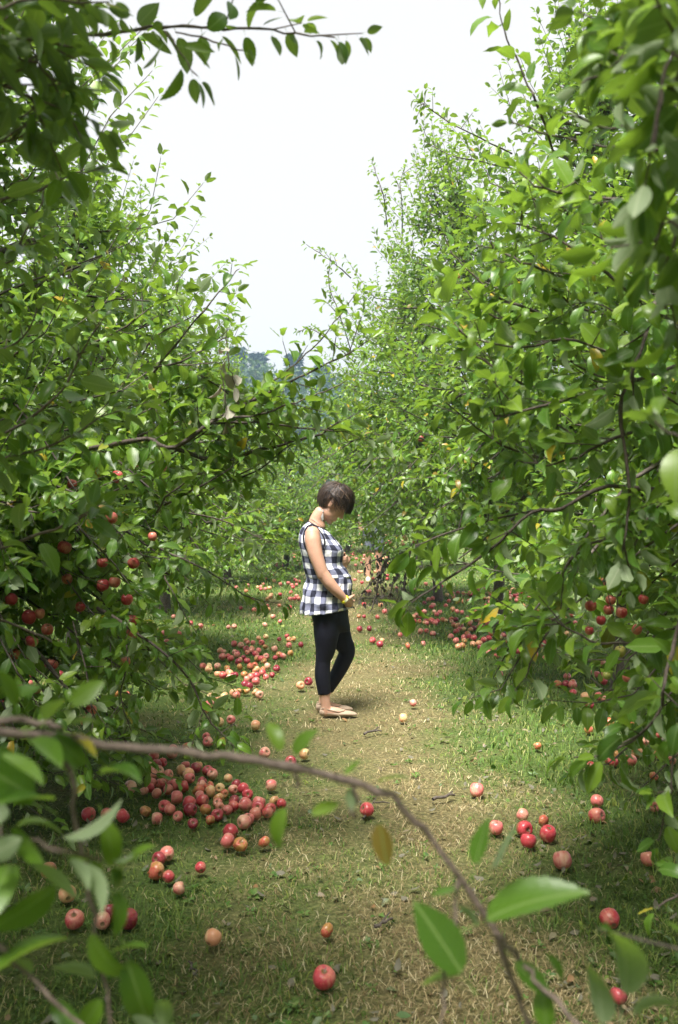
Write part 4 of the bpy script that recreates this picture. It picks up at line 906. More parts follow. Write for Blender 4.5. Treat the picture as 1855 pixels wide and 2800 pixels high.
# a few twigs on the ground
def gtwig(pts, r, label):
    P = np.array([G(x*S_, y*S_, 0.02) for x, y in pts]); P = spline(P, 7)+grng.normal(0, 0.004, (7, 3)); tb = Tubes(); tb.add(P, np.linspace(r, r*0.6, 7), 6)
    k = len(P)//2; tb.add(np.array([P[k], P[k]+nrm(P[-1]-P[0])*0.05+[0.0, 0.03, 0.012]]), [r*0.6, r*0.4], 5)
    tag(tb.build('fallen_twig', M_BARK), label, 'twig', 'twigs lying on the path')
gtwig([(842, 1695), (862, 1690), (882, 1687)], 0.008, 'dark twig on the path just below the woman\'s shoes')
gtwig([(1000, 1846), (1030, 1842), (1052, 1836)], 0.009, 'short dark twig left of the large pink apple')
gtwig([(868, 2142), (885, 2134), (905, 2122)], 0.007, 'small twig on the brown grass below the arching branch')
gtwig([(832, 1385), (862, 1381), (905, 1377)], 0.010, 'thin bare twig on the grass right of the woman\'s hem')
gtwig([(840, 1890), (865, 1860), (900, 1852)], 0.005, 'pale twig behind the arching branch in mid path')
gtwig([(438, 2225), (446, 2235), (449, 2250)], 0.004, 'tiny twig in dark grass at the lower left')
print('ground', time.time()-T0)
# ------------------------------------------------------------------ people
def ring_loft(rings, k=24, cap=True):
    """rings: (centre, u-axis vector, v-axis vector) -> verts, faces"""
    a = np.arange(k)*2*math.pi/k; V = []; F = []
    for c, u, v in rings: V.append(np.asarray(c)+np.cos(a)[:, None]*np.asarray(u)+np.sin(a)[:, None]*np.asarray(v))
    n = len(rings)
    for i in range(n-1):
        for j in range(k): F.append((i*k+j, i*k+(j+1) % k, (i+1)*k+(j+1) % k, (i+1)*k+j))
    V = np.vstack(V)
    if cap: F.append(tuple(range(k))[::-1]); F.append(tuple((n-1)*k+j for j in range(k)))
    return V, F
class Solid:
    """closed overlapping volumes, fused into one skin by a voxel remesh"""
    def __init__(s): s.v = []; s.f = []; s.n = 0
    def put(s, V, F): s.v.append(np.asarray(V)); s.f += [tuple(i+s.n for i in f) for f in F]; s.n += len(V)
    def limb(s, P, r, k=16, n=None, flat=None):
        P = np.asarray(P, float); m = n or 6*len(P); r = np.asarray(r, float)
        rr = np.interp(np.linspace(0, 1, m), np.linspace(0, 1, len(r)), r) if len(r) > 1 else np.full(m, r[0])
        Q = spline(P, m); t = nrm(np.gradient(Q, axis=0)); ref = np.array([0.05, 1.0, 0.03])
        if abs((t@ref)).mean() > 0.8: ref = np.array([0, 0, 1.0])
        u = nrm(np.cross(t, ref)); v = np.cross(t, u); fl = flat or (1, 1)
        # rounded ends
        rings = [(Q[0]-t[0]*rr[0]*0.6, u[0]*rr[0]*0.6*fl[0], v[0]*rr[0]*0.6*fl[1])]+[(Q[i], u[i]*rr[i]*fl[0], v[i]*rr[i]*fl[1]) for i in range(m)]+[(Q[-1]+t[-1]*rr[-1]*0.6, u[-1]*rr[-1]*0.6*fl[0], v[-1]*rr[-1]*0.6*fl[1])]
        s.put(*ring_loft(rings, k))
    def ball(s, c, r, M=None, k=18):
        V = []; F = []; h = k//2
        th = np.linspace(0, math.pi, h+1)[1:-1]; ph = np.arange(k)*2*math.pi/k
        pts = [(0, 0, 1)]+[(math.sin(a)*math.cos(b), math.sin(a)*math.sin(b), math.cos(a)) for a in th for b in ph]+[(0, 0, -1)]
        V = np.array(pts)*np.asarray(r, float)
        if M is not None: V = V@M.T
        V = V+np.asarray(c)
        for j in range(k): F.append((0, 1+j, 1+(j+1) % k))
        for i in range(h-2):
            for j in range(k): F.append((1+i*k+j, 1+(i+1)*k+j, 1+(i+1)*k+(j+1) % k, 1+i*k+(j+1) % k))
        e = len(V)-1; b = 1+(h-2)*k
        for j in range(k): F.append((b+j, e, b+(j+1) % k))
        s.put(V, F)
    def fuse(s, name, mat, parent, voxel, smooth=4, place=None):
        me = bpy.data.meshes.new(name); me.from_pydata(np.vstack(s.v).tolist(), [], s.f); me.update()
        tmp = bpy.data.objects.new('tmp', me); col.objects.link(tmp)
        r = tmp.modifiers.new('r', 'REMESH'); r.mode = 'VOXEL'; r.voxel_size = voxel; r.use_smooth_shade = True
        q = tmp.modifiers.new('s', 'SMOOTH'); q.factor = 0.5; q.iterations = smooth
        dg = bpy.context.evaluated_depsgraph_get(); out = bpy.data.meshes.new_from_object(tmp.evaluated_get(dg)); out.name = name
        bpy.data.objects.remove(tmp); bpy.data.meshes.remove(me)
        out.materials.clear(); out.materials.append(mat); out.polygons.foreach_set('use_smooth', np.ones(len(out.polygons), bool))
        o = bpy.data.objects.new(name, out); col.objects.link(o); o.parent = parent
        return o
def skin_mat(name, c):
    m, t, o = new_mat(name); n = N(t); tc = n('ShaderNodeTexCoord')
    f = n.noise(25, 4, tc.outputs['Object'])
    cc = n.ramp(f, [(0.3, tuple(v*0.88 for v in c)), (0.7, c)])
    p = n('ShaderNodeBsdfPrincipled', {'Base Color': cc, 'Roughness': 0.5, 'Subsurface Weight': 0.12, 'Subsurface Scale': 0.01}); p.inputs['Subsurface Radius'].default_value = (1, .35, .2)
    t.links.new(p.outputs[0], o.inputs[0]); return m
M_SKIN = skin_mat('skin', (0.52, 0.295, 0.205))
# gingham: white, grey-blue and near-black squares woven from two stripes
m, t, o = new_mat('gingham'); n = N(t); uvn = n('ShaderNodeUVMap').outputs[0]; sx = n('ShaderNodeSeparateXYZ', {0: uvn})
wob = n.noise(22, 2, uvn)
def stripe(sock, amp): return n.math('GREATER_THAN', n.math('FRACT', n.math('ADD', n.math('MULTIPLY', sock, 1/0.088), n.math('MULTIPLY', wob, amp))), 0.5)
sm = n.math('MULTIPLY', n.math('ADD', stripe(sx.outputs[0], 0.22), stripe(sx.outputs[1], 0.22)), 0.5)
weave = n.noise(900, 2, uvn)
c = n.ramp(sm, [(0.0, (0.82, 0.82, 0.86)), (0.25, (0.18, 0.19, 0.275)), (0.75, (0.014, 0.015, 0.032))], 'CONSTANT')
c = n.mix(n.math('MULTIPLY', weave, 0.07), c, (0.35, 0.35, 0.42))
wr = n.noise(38, 3, uvn); bp = n('ShaderNodeBump', {'Strength': 0.45, 'Distance': 0.012, 'Height': wr})
p = n('ShaderNodeBsdfPrincipled', {'Base Color': c, 'Roughness': 0.85, 'Specular IOR Level': 0.15, 'Normal': bp.outputs[0]}); t.links.new(p.outputs[0], o.inputs[0]); M_GING = m
M_LEGG = simple('leggings_cloth', (0.005, 0.005, 0.010), 0.65, 0.25, (0.007, 0.007, 0.015), 40)
M_TRIM = simple('black_trim', (0.015, 0.015, 0.02), 0.8, 0.2)
M_SHOE = simple('beige_shoe', (0.33, 0.24, 0.17), 0.7, 0.25, (0.40, 0.30, 0.22), 60)
m, t, o = new_mat('dark_hair'); n = N(t); geo = n('ShaderNodeNewGeometry')
c = n.ramp(geo.outputs['Random Per Island'], [(0, (0.016, 0.010, 0.008)), (0.6, (0.035, 0.022, 0.017)), (0.85, (0.075, 0.048, 0.034)), (1, (0.15, 0.095, 0.065))])
p = n('ShaderNodeBsdfPrincipled', {'Base Color': c, 'Roughness': 0.5, 'Specular IOR Level': 0.4}); t.links.new(p.outputs[0], o.inputs[0]); M_HAIR = m
M_BAND = simple('yellow_band', (0.80, 0.78, 0.02), 0.5); M_BANDW = simple('band_label', (0.75, 0.73, 0.5), 0.5); M_METAL = simple('silver', (0.30, 0.29, 0.28), 0.4, 0.5)
# photo measurements of the woman: zoom pixels -> metres (x forward, z up), y = away from the camera
def Pz(zx, zy): return ((zx/3.2875-180)/396.8, (675-zy/3.2875)/396.8)
def P3(zx, zy, y): x, z = Pz(zx, zy); return (x, y, z)
WD = 6.94; WO = np.array([(900-CX)/F_PX*WD, WD, -0.006])
woman = thing('person', WO, 'pregnant woman in black and white gingham top and black leggings, head bowed, hand on belly', 'person')
B = Solid()
# torso: (back, front, half width)
def torso_rings(L, grow=0.0):
    out = []
    for (bx, bz), (fx, fz), hw in L:
        b, f = np.array(P3(bx, bz, 0)), np.array(P3(fx, fz, 0)); c = (b+f)/2; u = (f-b)/2; ln = np.linalg.norm(u)
        out.append((c, u*(ln+grow)/ln, np.array([0, hw+grow, 0])))
    return out
TOP = [((405, 474), (570, 556), .075), ((372, 503), (596, 578), .125), ((335, 560), (640, 625), .148), ((318, 650), (690, 682), .152), ((328, 730), (724, 735), .158), ((346, 800), (716, 805), .155),
       ((360, 868), (718, 866), .152), ((371, 925), (763, 922), .156), ((384, 985), (793, 975), .160)]
PEP = [((386, 978), (790, 966), .157), ((377, 1040), (804, 1040), .176), ((358, 1110), (801, 1110), .190), ((347, 1190), (798, 1180), .198), ((342, 1260), (799, 1225), .204), ((340, 1316), (801, 1250), .207)]
B.put(*ring_loft(torso_rings([((420, 470), (545, 540), .06), ((385, 505), (585, 580), .12), ((345, 565), (630, 630), .150)]+TOP[3:]+[((392, 1040), (790, 1040), .16), ((410, 1150), (775, 1150), .165), ((425, 1260), (770, 1260), .165), ((440, 1360), (760, 1360), .15)], -0.008), 28))
# neck and head (head built upright facing +x, then bowed)
B.limb([P3(478, 520, 0), P3(487, 455, 0), P3(530, 385, 0)], [.066, .052, .05], 18)
th = R_(41); HM = np.array([[math.cos(th), 0, math.sin(th)], [0, 1, 0], [-math.sin(th), 0, math.cos(th)]])
HC = np.array([0.030, 0, 1.466])
def hp(x, y, z): return HC+HM@np.array([x, y, z])
B.ball(hp(0, 0, .03), (.094, .073, .098), HM, 22); B.ball(hp(.028, 0, -.042), (.064, .058, .082), HM, 20); B.ball(hp(.064, 0, -.112), (.024, .026, .020), HM)
B.ball(hp(.02, -.03, -.075), (.05, .03, .035), HM); B.ball(hp(.02, .03, -.075), (.05, .03, .035), HM)
B.limb([hp(.088, 0, .015), hp(.100, 0, -.012), hp(.113, 0, -.040)], [.009, .010, .0125], 10); B.ball(hp(.102, -.010, -.044), (.012, .008, .008), HM, 10); B.ball(hp(.102, .010, -.044), (.012, .008, .008), HM, 10)
B.ball(hp(.088, 0, -.072), (.012, .022, .007), HM, 12); B.ball(hp(.086, 0, -.085), (.011, .020, .007), HM, 12)
for s in (-1, 1):
    B.ball(hp(.072, .030*s, .003), (.016, .017, .010), HM, 12); B.ball(hp(.080, .030*s, .022), (.012, .024, .008), HM, 12)      # lids and brow
    B.ball(hp(-.006, .074*s, -.012), (.019, .009, .032), HM, 14)
# near (right) arm: shoulder, elbow, wrist
B.limb([P3(447, 560, -.150), P3(452, 640, -.172), P3(478, 760, -.196), P3(520, 880, -.212), P3(545, 950, -.212)], [.050, .056, .050, .043, .041], 18)
B.limb([P3(540, 925, -.213), P3(600, 1010, -.214), P3(672, 1092, -.205), P3(742, 1165, -.180)], [.042, .042, .034, .0235], 18, flat=(1, .95))
def hand(B, wrist, fwd, palmn, side, curl=0.5, s=1.0, spread=0.0, thumb=1):
    """palm and five fingers; fwd: wrist to knuckles, palmn: out of the palm, side: towards the thumb"""
    wrist, f, pn, sd = np.asarray(wrist), nrm(fwd), nrm(palmn), nrm(side)
    B.limb([wrist, wrist+f*.045*s, wrist+f*.085*s], [.021*s, .030*s, .034*s], 14, flat=(1, 1))
    # flatten the palm by laying four metacarpals side by side
    for q in range(4):
        o_ = sd*(.030-.020*q)*s; k0 = wrist+f*.088*s+o_; L = (.072, .080, .074, .058)[q]*s
        B.limb([wrist+f*.03*s+o_*.6, k0], [.014*s, .0115*s], 10)
        a1, a2, a3 = curl*0.7, curl*1.6, curl*2.3
        p1 = k0+(f*math.cos(a1)+pn*math.sin(a1))*L*.45; p2 = p1+(f*math.cos(a2)+pn*math.sin(a2))*L*.32; p3 = p2+(f*math.cos(a3)+pn*math.sin(a3))*L*.26
        B.limb([k0, p1, p2, p3], [.0105*s, .0092*s, .0085*s, .0070*s], 10, 12)
    t0 = wrist+f*.022*s+sd*.022*s; t1 = t0+(f*.6+sd*.75+pn*.2)*.040*s; t2 = t1+(f*.85+sd*.25+pn*.35)*.032*s; t3 = t2+(f*.9+pn*.4)*.022*s
    B.limb([t0, t1, t2, t3], [.014*s, .0115*s, .010*s, .008*s], 10, 12)
# the near hand cups the belly from below; the far one lies on top of it
hand(B, P3(738, 1160, -.180), (.36, .80, -.42), (-.35, .35, .75), (.72, -.05, .62), 0.35, 0.92)
B.limb([P3(450, 565, .150), P3(455, 660, .185), P3(470, 800, .225), P3(515, 930, .235)], [.050, .052, .045, .040], 16)
B.limb([P3(510, 915, .235), P3(590, 900, .215), P3(660, 870, .17), P3(722, 838, .105)], [.040, .038, .031, .023], 16)
hand(B, P3(722, 840, .105), (.30, -.92, .08), (-.85, -.35, -.15), (.05, .1, 1), 0.75, 0.92)
# legs and feet
NL, FL = -.082, .082
near = ([P3(575, 1330, NL+.01), P3(570, 1480, NL), P3(562, 1620, NL), P3(540, 1730, NL), P3(535, 1850, NL), P3(545, 1960, NL), P3(556, 2050, NL), P3(566, 2120, NL), P3(570, 2175, NL)], [.100, .088, .070, .052, .055, .048, .042, .040, .040])
farl = ([P3(620, 1330, FL-.01), P3(660, 1450, FL), P3(715, 1580, FL), P3(757, 1672, FL), P3(712, 1790, FL), P3(655, 1900, FL), P3(592, 2010, FL), P3(545, 2090, FL), P3(530, 2160, FL)], [.100, .090, .073, .058, .056, .049, .040, .036, .034])
B.limb(near[0], np.array(near[1])-.006, 18, 50); B.limb(farl[0], np.array(farl[1])-.006, 18, 50)
def foot(heelx, toex, y, zl=0.0):
    B.limb([P3(heelx+38, 2185, y), P3(heelx+120, 2178, y), P3(heelx+200, 2192, y), P3(toex-40, 2205, y)], [.034, .036, .028, .014], 14, flat=(.9, .95))
foot(515, 838, NL); foot(478, 808, FL)
body = B.fuse('body', M_SKIN, woman, 0.0062, 2); body['label'] = 'bare tanned arms, neck, face and ankles'
# leggings: hips and both legs to the calf, one garment
LG = Solid()
LG.put(*ring_loft(torso_rings([((400, 1180), (770, 1160), .168), ((412, 1260), (768, 1250), .172), ((430, 1330), (768, 1330), .170), ((452, 1400), (780, 1400), .150), ((470, 1470), (790, 1470), .10)]), 26))
def cut(L, zcut):
    P, r = np.array(L[0]), np.array(L[1]); Q = spline(P, 60); rr = np.interp(np.linspace(0, 1, 60), np.linspace(0, 1, len(r)), r); m = Q[:, 2] > zcut; return Q[m], rr[m]
for L, zc in ((near, Pz(0, 2030)[1]), (farl, Pz(0, 2040)[1])):
    Q, rr = cut(L, zc); t_ = nrm(np.gradient(Q, axis=0)); u_ = nrm(np.cross(t_, np.array([0.05, 1, 0.03]))); v_ = np.cross(t_, u_)
    LG.put(*ring_loft([(Q[i], u_[i]*rr[i], v_[i]*rr[i]) for i in range(len(Q))], 20))
LG.fuse('leggings', M_LEGG, woman, 0.009, 2)
# the gingham top: bodice and gathered peplum
def garment(name, L, nsub, pleat, parent, ripple=0.0, k=96, v0=0.0):
    Ls = np.array([[*a, *b, c*1000] for a, b, c in L], float); S = spline(Ls, nsub) if len(L) > 2 else Ls
    V, UVv = [], []; ang = np.linspace(0, 2*math.pi, k+1); v = v0; prev = None; rng = np.random.default_rng(8)
    phs = rng.uniform(0, 6.28, 4)
    wid = []
    for i, row in enumerate(S):
        b, f = np.array(P3(row[0], row[1], 0)), np.array(P3(row[2], row[3], 0)); c = (b+f)/2; u = (f-b)/2; hw = row[4]/1000
        tt = i/(len(S)-1)
        g = pleat*tt*(np.sin(ang*23+phs[0])*0.5+np.sin(ang*14+phs[1])*0.5)+ripple*(np.sin(ang*7+tt*9+phs[2])*0.5+np.sin(ang*4-tt*14+phs[3])*0.5)
        ln = np.linalg.norm(u); s_ = (1+g/ln)[:, None]
        pts = c+np.cos(ang)[:, None]*u*s_+np.sin(ang)[:, None]*np.array([0, hw, 0])*s_
        if prev is not None: v += np.linalg.norm(c-prev)
        prev = c; per = math.pi*(3*(ln+hw)-math.sqrt((3*ln+hw)*(ln+3*hw)))/ (2*math.pi); wid.append(per)
        V.append(pts); UVv.append(np.full(k+1, v))
    per = np.mean(wid); n = len(S); F, U = [], []
    for i in range(n-1):
        for j in range(k):
            F.append((i*(k+1)+j, i*(k+1)+j+1, (i+1)*(k+1)+j+1, (i+1)*(k+1)+j))
            for (a_, b_) in ((i, j), (i, j+1), (i+1, j+1), (i+1, j)): U.append((ang[b_]*per*1.03, UVv[a_][b_]))
    o = mk(name, np.vstack(V), F, M_GING, None, uvs=U); o.parent = parent
    sol = o.modifiers.new('thickness', 'SOLIDIFY'); sol.thickness = 0.003; sol.offset = 1
    return o, v
top, v_end = garment('gingham_top', TOP, 30, 0.002, woman, 0.0045)
pep, _ = garment('peplum', PEP, 22, 0.013, woman, 0.007, 144, v_end+0.02); pep.parent = top
# waist seam, black edging at the armholes and neck
tb = Tubes()
for sgn in (-1,):
    yy = -.150
    loop = [P3(402, 512, -.112), P3(375, 560, -.140), P3(368, 620, -.160), P3(380, 690, -.168), P3(415, 738, -.170), P3(480, 748, -.172), P3(530, 718, -.170), P3(556, 660, -.164), P3(548, 610, -.150), P3(515, 560, -.128), P3(478, 518, -.108), P3(440, 500, -.105)]
    for L in (loop, [(x, -y, z) for x, y, z in loop]):
        tb.add(spline(np.array(L+[L[0]]), 50), 0.006, 6)
nk = []
for a in np.linspace(0, 2*math.pi, 40):
    c, u, v = torso_rings(TOP[:1])[0]; nk.append(c+math.cos(a)*u*1.01+math.sin(a)*v*1.01)
tb.add(np.array(nk), 0.0045, 6); o = mk('edging', *tb.arrays(), M_TRIM, None); o.parent = top
# shoes
def shoe(heelx, toex, y):
    x0, x1 = Pz(heelx, 0)[0], Pz(toex, 0)[0]; L = x1-x0; rings = []
    for t_, hw, h, zb in ((0, .012, .036, .014), (.03, .024, .056, .004), (.12, .031, .058, .0), (.3, .033, .046, .0), (.5, .036, .036, .0), (.68, .041, .038, .0), (.82, .038, .034, .002), (.92, .028, .027, .004), (.975, .016, .020, .006), (1, .006, .014, .008)):
        rings.append(((x0+L*t_, y, (zb+h)/2), (0, hw, 0), (0, 0, (h-zb)/2)))
    V, F = ring_loft(rings, 18); 
    # squarer section: flat sole
    V[:, 2] = np.where(V[:, 2] < 0.012, np.maximum(V[:, 2]*0.6, 0.0), V[:, 2])
    o = mk('shoe', V, F, M_SHOE, None); o.parent = woman
    tb = Tubes(); tb.add(np.array([(x0+L*t_, y+s*hw*1.0, z) for t_, hw, z, s in ((.02, .018, .058, -1), (.12, .030, .060, -1), (.3, .033, .047, -1), (.5, .034, .036, -1), (.64, .022, .040, -1), (.68, 0, .042, 1), (.64, .022, .040, 1), (.5, .034, .036, 1), (.3, .033, .047, 1), (.12, .030, .060, 1), (.02, .018, .058, 1))]), 0.0028, 5)
    e = mk('shoe_edge', *tb.arrays(), M_SHOE, None); e.parent = o
shoe(508, 846, NL); shoe(470, 812, FL)
# hair: a cap and many locks swept forward from the crown
hr = np.random.default_rng(31); hv, hf, hn = [], [], 0
def scalp(phi, tt, rr):
    """phi 0 = front, pi = back; tt = angle from the crown; upright head coordinates"""
    cx, cz = -.006, .034; r = np.array([.098, .077, .101])*rr
    ct, st_ = math.cos(tt), math.sin(tt); tilt = -0.25         # crown sits a little behind the top
    x, y, z = st_*math.cos(phi), st_*math.sin(phi), ct
    x, z = x*math.cos(tilt)+z*math.sin(tilt), -x*math.sin(tilt)+z*math.cos(tilt)
    return np.array([cx+x*r[0], y*r[1], cz+z*r[2]])
def tend(phi):
    a = abs((phi+math.pi) % (2*math.pi)-math.pi)                # 0 front .. pi back
    return np.interp(a, [0, .5, 1.0, 1.35, 1.6, 1.8, 2.2, math.pi], [1.50, 1.62, 1.70, 1.52, 1.20, 1.62, 2.15, 2.15])
VV = []; FF = []; kk, mm = 40, 12
for i in range(mm+1):
    for j in range(kk):
        ph_ = j*2*math.pi/kk; q = scalp(ph_, max(0.02, tend(ph_)*0.96*i/mm), 1.10+0.03*hr.uniform(-1, 1)); VV.append(HC+HM@q)
for i in range(mm):
    for j in range(kk): FF.append((i*kk+j, i*kk+(j+1) % kk, (i+1)*kk+(j+1) % kk, (i+1)*kk+j))
hair = mk('hair', np.array(VV), FF, M_HAIR, None); hair.parent = woman; hair['label'] = 'short tousled dark brown hair falling over the face'
for q in range(1900):
    ph_ = hr.uniform(-math.pi, math.pi); e = tend(ph_)+hr.normal(0, .14); s0 = hr.uniform(0.02, 0.75)*e; n = 10
    lift = hr.uniform(1.08, 1.20)+(0.20*hr.uniform() if hr.uniform() < .35 else 0); wv = hr.uniform(.2, 1.0); wp = hr.uniform(0, 6.28); sweep = hr.normal(0.0, .32)
    sgn = 1 if ph_ > 0 else -1
    pts = []
    for i in range(n):
        f = i/(n-1); tt = s0+(e-s0)*f; pp = ph_-sgn*0.85*f*math.sin(min(abs(ph_), math.pi))*(1 if abs(ph_) < 2.1 else -.25)+sweep*f+0.15*wv*math.sin(6*f+wp)
        rad = 1.03+(lift-1.03)*math.sin(min(1, f*1.4+.12)*math.pi*.62)+0.03*wv*math.sin(8*f+wp*2)
        w3 = HC+HM@scalp(pp, tt, rad)
        w3[2] -= 0.030*max(0, f-.72)/.28*(1 if abs(ph_) < 1.3 else .4)
        pts.append(w3)
    pts = np.array(pts); tg = nrm(np.gradient(pts, axis=0)); outn = nrm(pts-(HC+HM@np.array([0, 0, .03]))); sd_ = nrm(np.cross(tg, outn)); wid = hr.uniform(.0014, .0036)*np.linspace(1, .12, n)**.6
    V = np.stack([pts-sd_*wid[:, None], pts+outn*0.0012, pts+sd_*wid[:, None]], 1).reshape(-1, 3)
    for i in range(n-1):
        for k_ in (0, 1): hf.append((hn+3*i+k_, hn+3*i+k_+1, hn+3*i+k_+4, hn+3*i+k_+3))
    hv.append(V); hn += 3*n
o = mk('hair_locks', np.vstack(hv), hf, M_HAIR, None); o.parent = hair
# earring, necklace, wristband
S = Solid(); ex, ez = Pz(541, 372)
for z_, r_ in ((372, .0045), (384, .0065), (396, .004)): S.ball(P3(541, z_, -.088), (r_,)*3, None, 10)
S.limb([P3(540, 400, -.089), P3(534, 428, -.090), P3(536, 455, -.090), P3(540, 468, -.089)], [.003, .009, .008, .002], 10, 12, flat=(1, .4))
V, F = np.vstack(S.v), S.f; o = mk('earring', V, F, M_METAL, None); o.parent = woman
tb = Tubes(); tb.add(spline(np.array([P3(412, 470, 0), P3(440, 455, -.045), P3(500, 490, -.068), P3(548, 545, -.035), P3(570, 568, 0), P3(548, 545, .035), P3(500, 490, .068), P3(440, 455, .045), P3(412, 470, 0)]), 40), 0.0015, 5); o = mk('necklace', *tb.arrays(), M_METAL, None); o.parent = woman
wc, wdir = np.array(P3(733, 1158, -.184)), nrm(np.array(P3(742, 1165, -.180))-np.array(P3(690, 1112, -.20)))
u_ = nrm(np.cross(wdir, [0, 1, 0])); v_ = np.cross(wdir, u_); rings = [(wc+wdir*a, u_*.029, v_*.028) for a in (-.009, .009)]
V, F = ring_loft(rings, 24, False); o = mk('wristband', V, F, M_BAND, None); o.parent = woman; so = o.modifiers.new('t', 'SOLIDIFY'); so.thickness = .002; so.offset = 1; wb = o
ids = [f for f in F if all(np.dot(V[i]-wc, np.array([.2, -1, .1])) > .018 for i in f)]
if ids:
    nv = V+np.array([0.0, -0.004, 0]); o = mk('band_label', nv, ids, M_BANDW, None); o.parent = wb
# the second person, mostly hidden by leaves further down the path
QD = 16.9; QO = np.array([(1022-CX)/F_PX*QD, QD, 0.0])
p2 = thing('person', QO, 'second person with bare legs in grey shorts, half hidden behind leaves and a dead branch', 'person')
B = Solid()
B.put(*ring_loft([((0, 0, z), (a, 0, 0), (0, b, 0)) for z, a, b in ((.85, .17, .11), (1.0, .16, .11), (1.15, .15, .105), (1.35, .19, .115), (1.45, .14, .08), (1.5, .06, .06))], 20))
B.limb([(0, 0, 1.46), (0, -.01, 1.56)], [.055, .05], 12); B.ball((0, -.01, 1.66), (.075, .092, .115)); B.limb([(0, -.09, 1.66), (0, -.115, 1.635)], [.012, .014], 8)
B.ball((-.078, 0, 1.655), (.01, .02, .03)); B.ball((.078, 0, 1.655), (.01, .02, .03)); B.ball((0, -.085, 1.60), (.025, .015, .012))
for s in (-1, 1):
    B.limb([(.095*s, 0, .9), (.095*s, -.01, .7), (.088*s, -.01, .48), (.09*s, .01, .3), (.09*s, .0, .09)], [.09, .08, .056, .056, .038], 14)
    B.limb([(.09*s, .03, .045), (.095*s, -.10, .035), (.10*s, -.18, .028)], [.036, .036, .026], 12)
    B.limb([(.17*s, 0, 1.40), (.22*s, .01, 1.18), (.23*s, -.03, .98), (.22*s, -.06, .86)], [.05, .044, .036, .028], 12); hand(B, (.22*s, -.06, .87), (0, -.25, -1), (-s, 0, 0), (0, -1, 0), .3, .95)
B.fuse('body', M_SKIN, p2, 0.014, 2)
M_SHORT = simple('grey_denim', (0.10, 0.115, 0.15), 0.85, 0.2, (0.15, 0.165, 0.2), 30); M_SHIRT = simple('grey_shirt', (0.09, 0.09, 0.105), 0.85, 0.2)
S = Solid(); S.put(*ring_loft([((0, 0, z), (a, 0, 0), (0, b, 0)) for z, a, b in ((.74, .15, .11), (.85, .185, .125), (1.0, .175, .12), (1.02, .17, .118))], 20))
for s in (-1, 1): S.put(*ring_loft([((.095*s, -.005, z), (r_, 0, 0), (0, r_, 0)) for z, r_ in ((.53, .088), (.56, .090), (.7, .096), (.88, .10))], 18))
S.fuse('shorts', M_SHORT, p2, 0.01, 2)
S = Solid(); S.put(*ring_loft([((0, 0, z), (a, 0, 0), (0, b, 0)) for z, a, b in ((.93, .185, .13), (1.0, .175, .125), (1.15, .165, .12), (1.35, .205, .128), (1.45, .15, .09), (1.49, .07, .065))], 20))
for s in (-1, 1): S.limb([(.16*s, 0, 1.41), (.21*s, .005, 1.25)], [.062, .062], 14)
S.fuse('shirt', M_SHIRT, p2, 0.01, 2)
S = Solid(); tb_ = [((0, .0, 0))]
S.ball((0, .012, 1.69), (.086, .10, .10)); S.ball((0, .05, 1.63), (.078, .06, .08)); S.fuse('hair', M_HAIR, p2, 0.009, 1)
for s in (-1, 1):
    S = Solid(); S.limb([(.09*s, .035, .04), (.095*s, -.08, .035), (.10*s, -.19, .03)], [.042, .043, .033], 12, flat=(1, 1)); S.fuse('shoe', M_BANDW, p2, 0.008, 1)
print('people', time.time()-T0)
# ------------------------------------------------------------------ the dead branch with withered leaves
drng = np.random.default_rng(44); DD = 12.6
root_p = W(1120, 1500, 12.9); fb = thing('broken_branch', np.array([root_p[0], root_p[1], 0]), 'broken branch with withered dark brown leaves drooping to the grass before the second person', 'branch')
tb = Tubes(); lv = Leaves()
for pts in ([(1150, 1470), (1100, 1510), (1050, 1560), (1010, 1600), (985, 1640)], [(1120, 1490), (1060, 1515), (1030, 1530), (1000, 1545)], [(1100, 1510), (1080, 1580), (1060, 1650)], [(1060, 1530), (1035, 1590), (1020, 1650), (1008, 1690)], [(1120, 1500), (1110, 1570), (1095, 1640)], [(1090, 1520), (1050, 1540), (1040, 1580), (1045, 1620)]):
    P = spline(pxline(pts, DD), 9)+drng.normal(0, 0.01, (9, 3)); tb.add(P, np.linspace(0.02, 0.005, 9), 5)
    for q in range(40):
        i = drng.integers(2, 9); p = P[i]+drng.normal(0, 0.045, 3); lv.add(p, np.array([drng.normal(0, .25), drng.normal(0, .25), -1]), drng.normal(0, 1, 3), drng.uniform(.045, .085))
lv.done(drng, len(LV['M'])); lv.keep(lv.P[:, 2]-lv.L > 0.03)
tb.build('stem', M_BARK, fb); leaf_objects(lv, range(len(lv.P)), 'M', M_BROWN, fb, PO[fb.name])
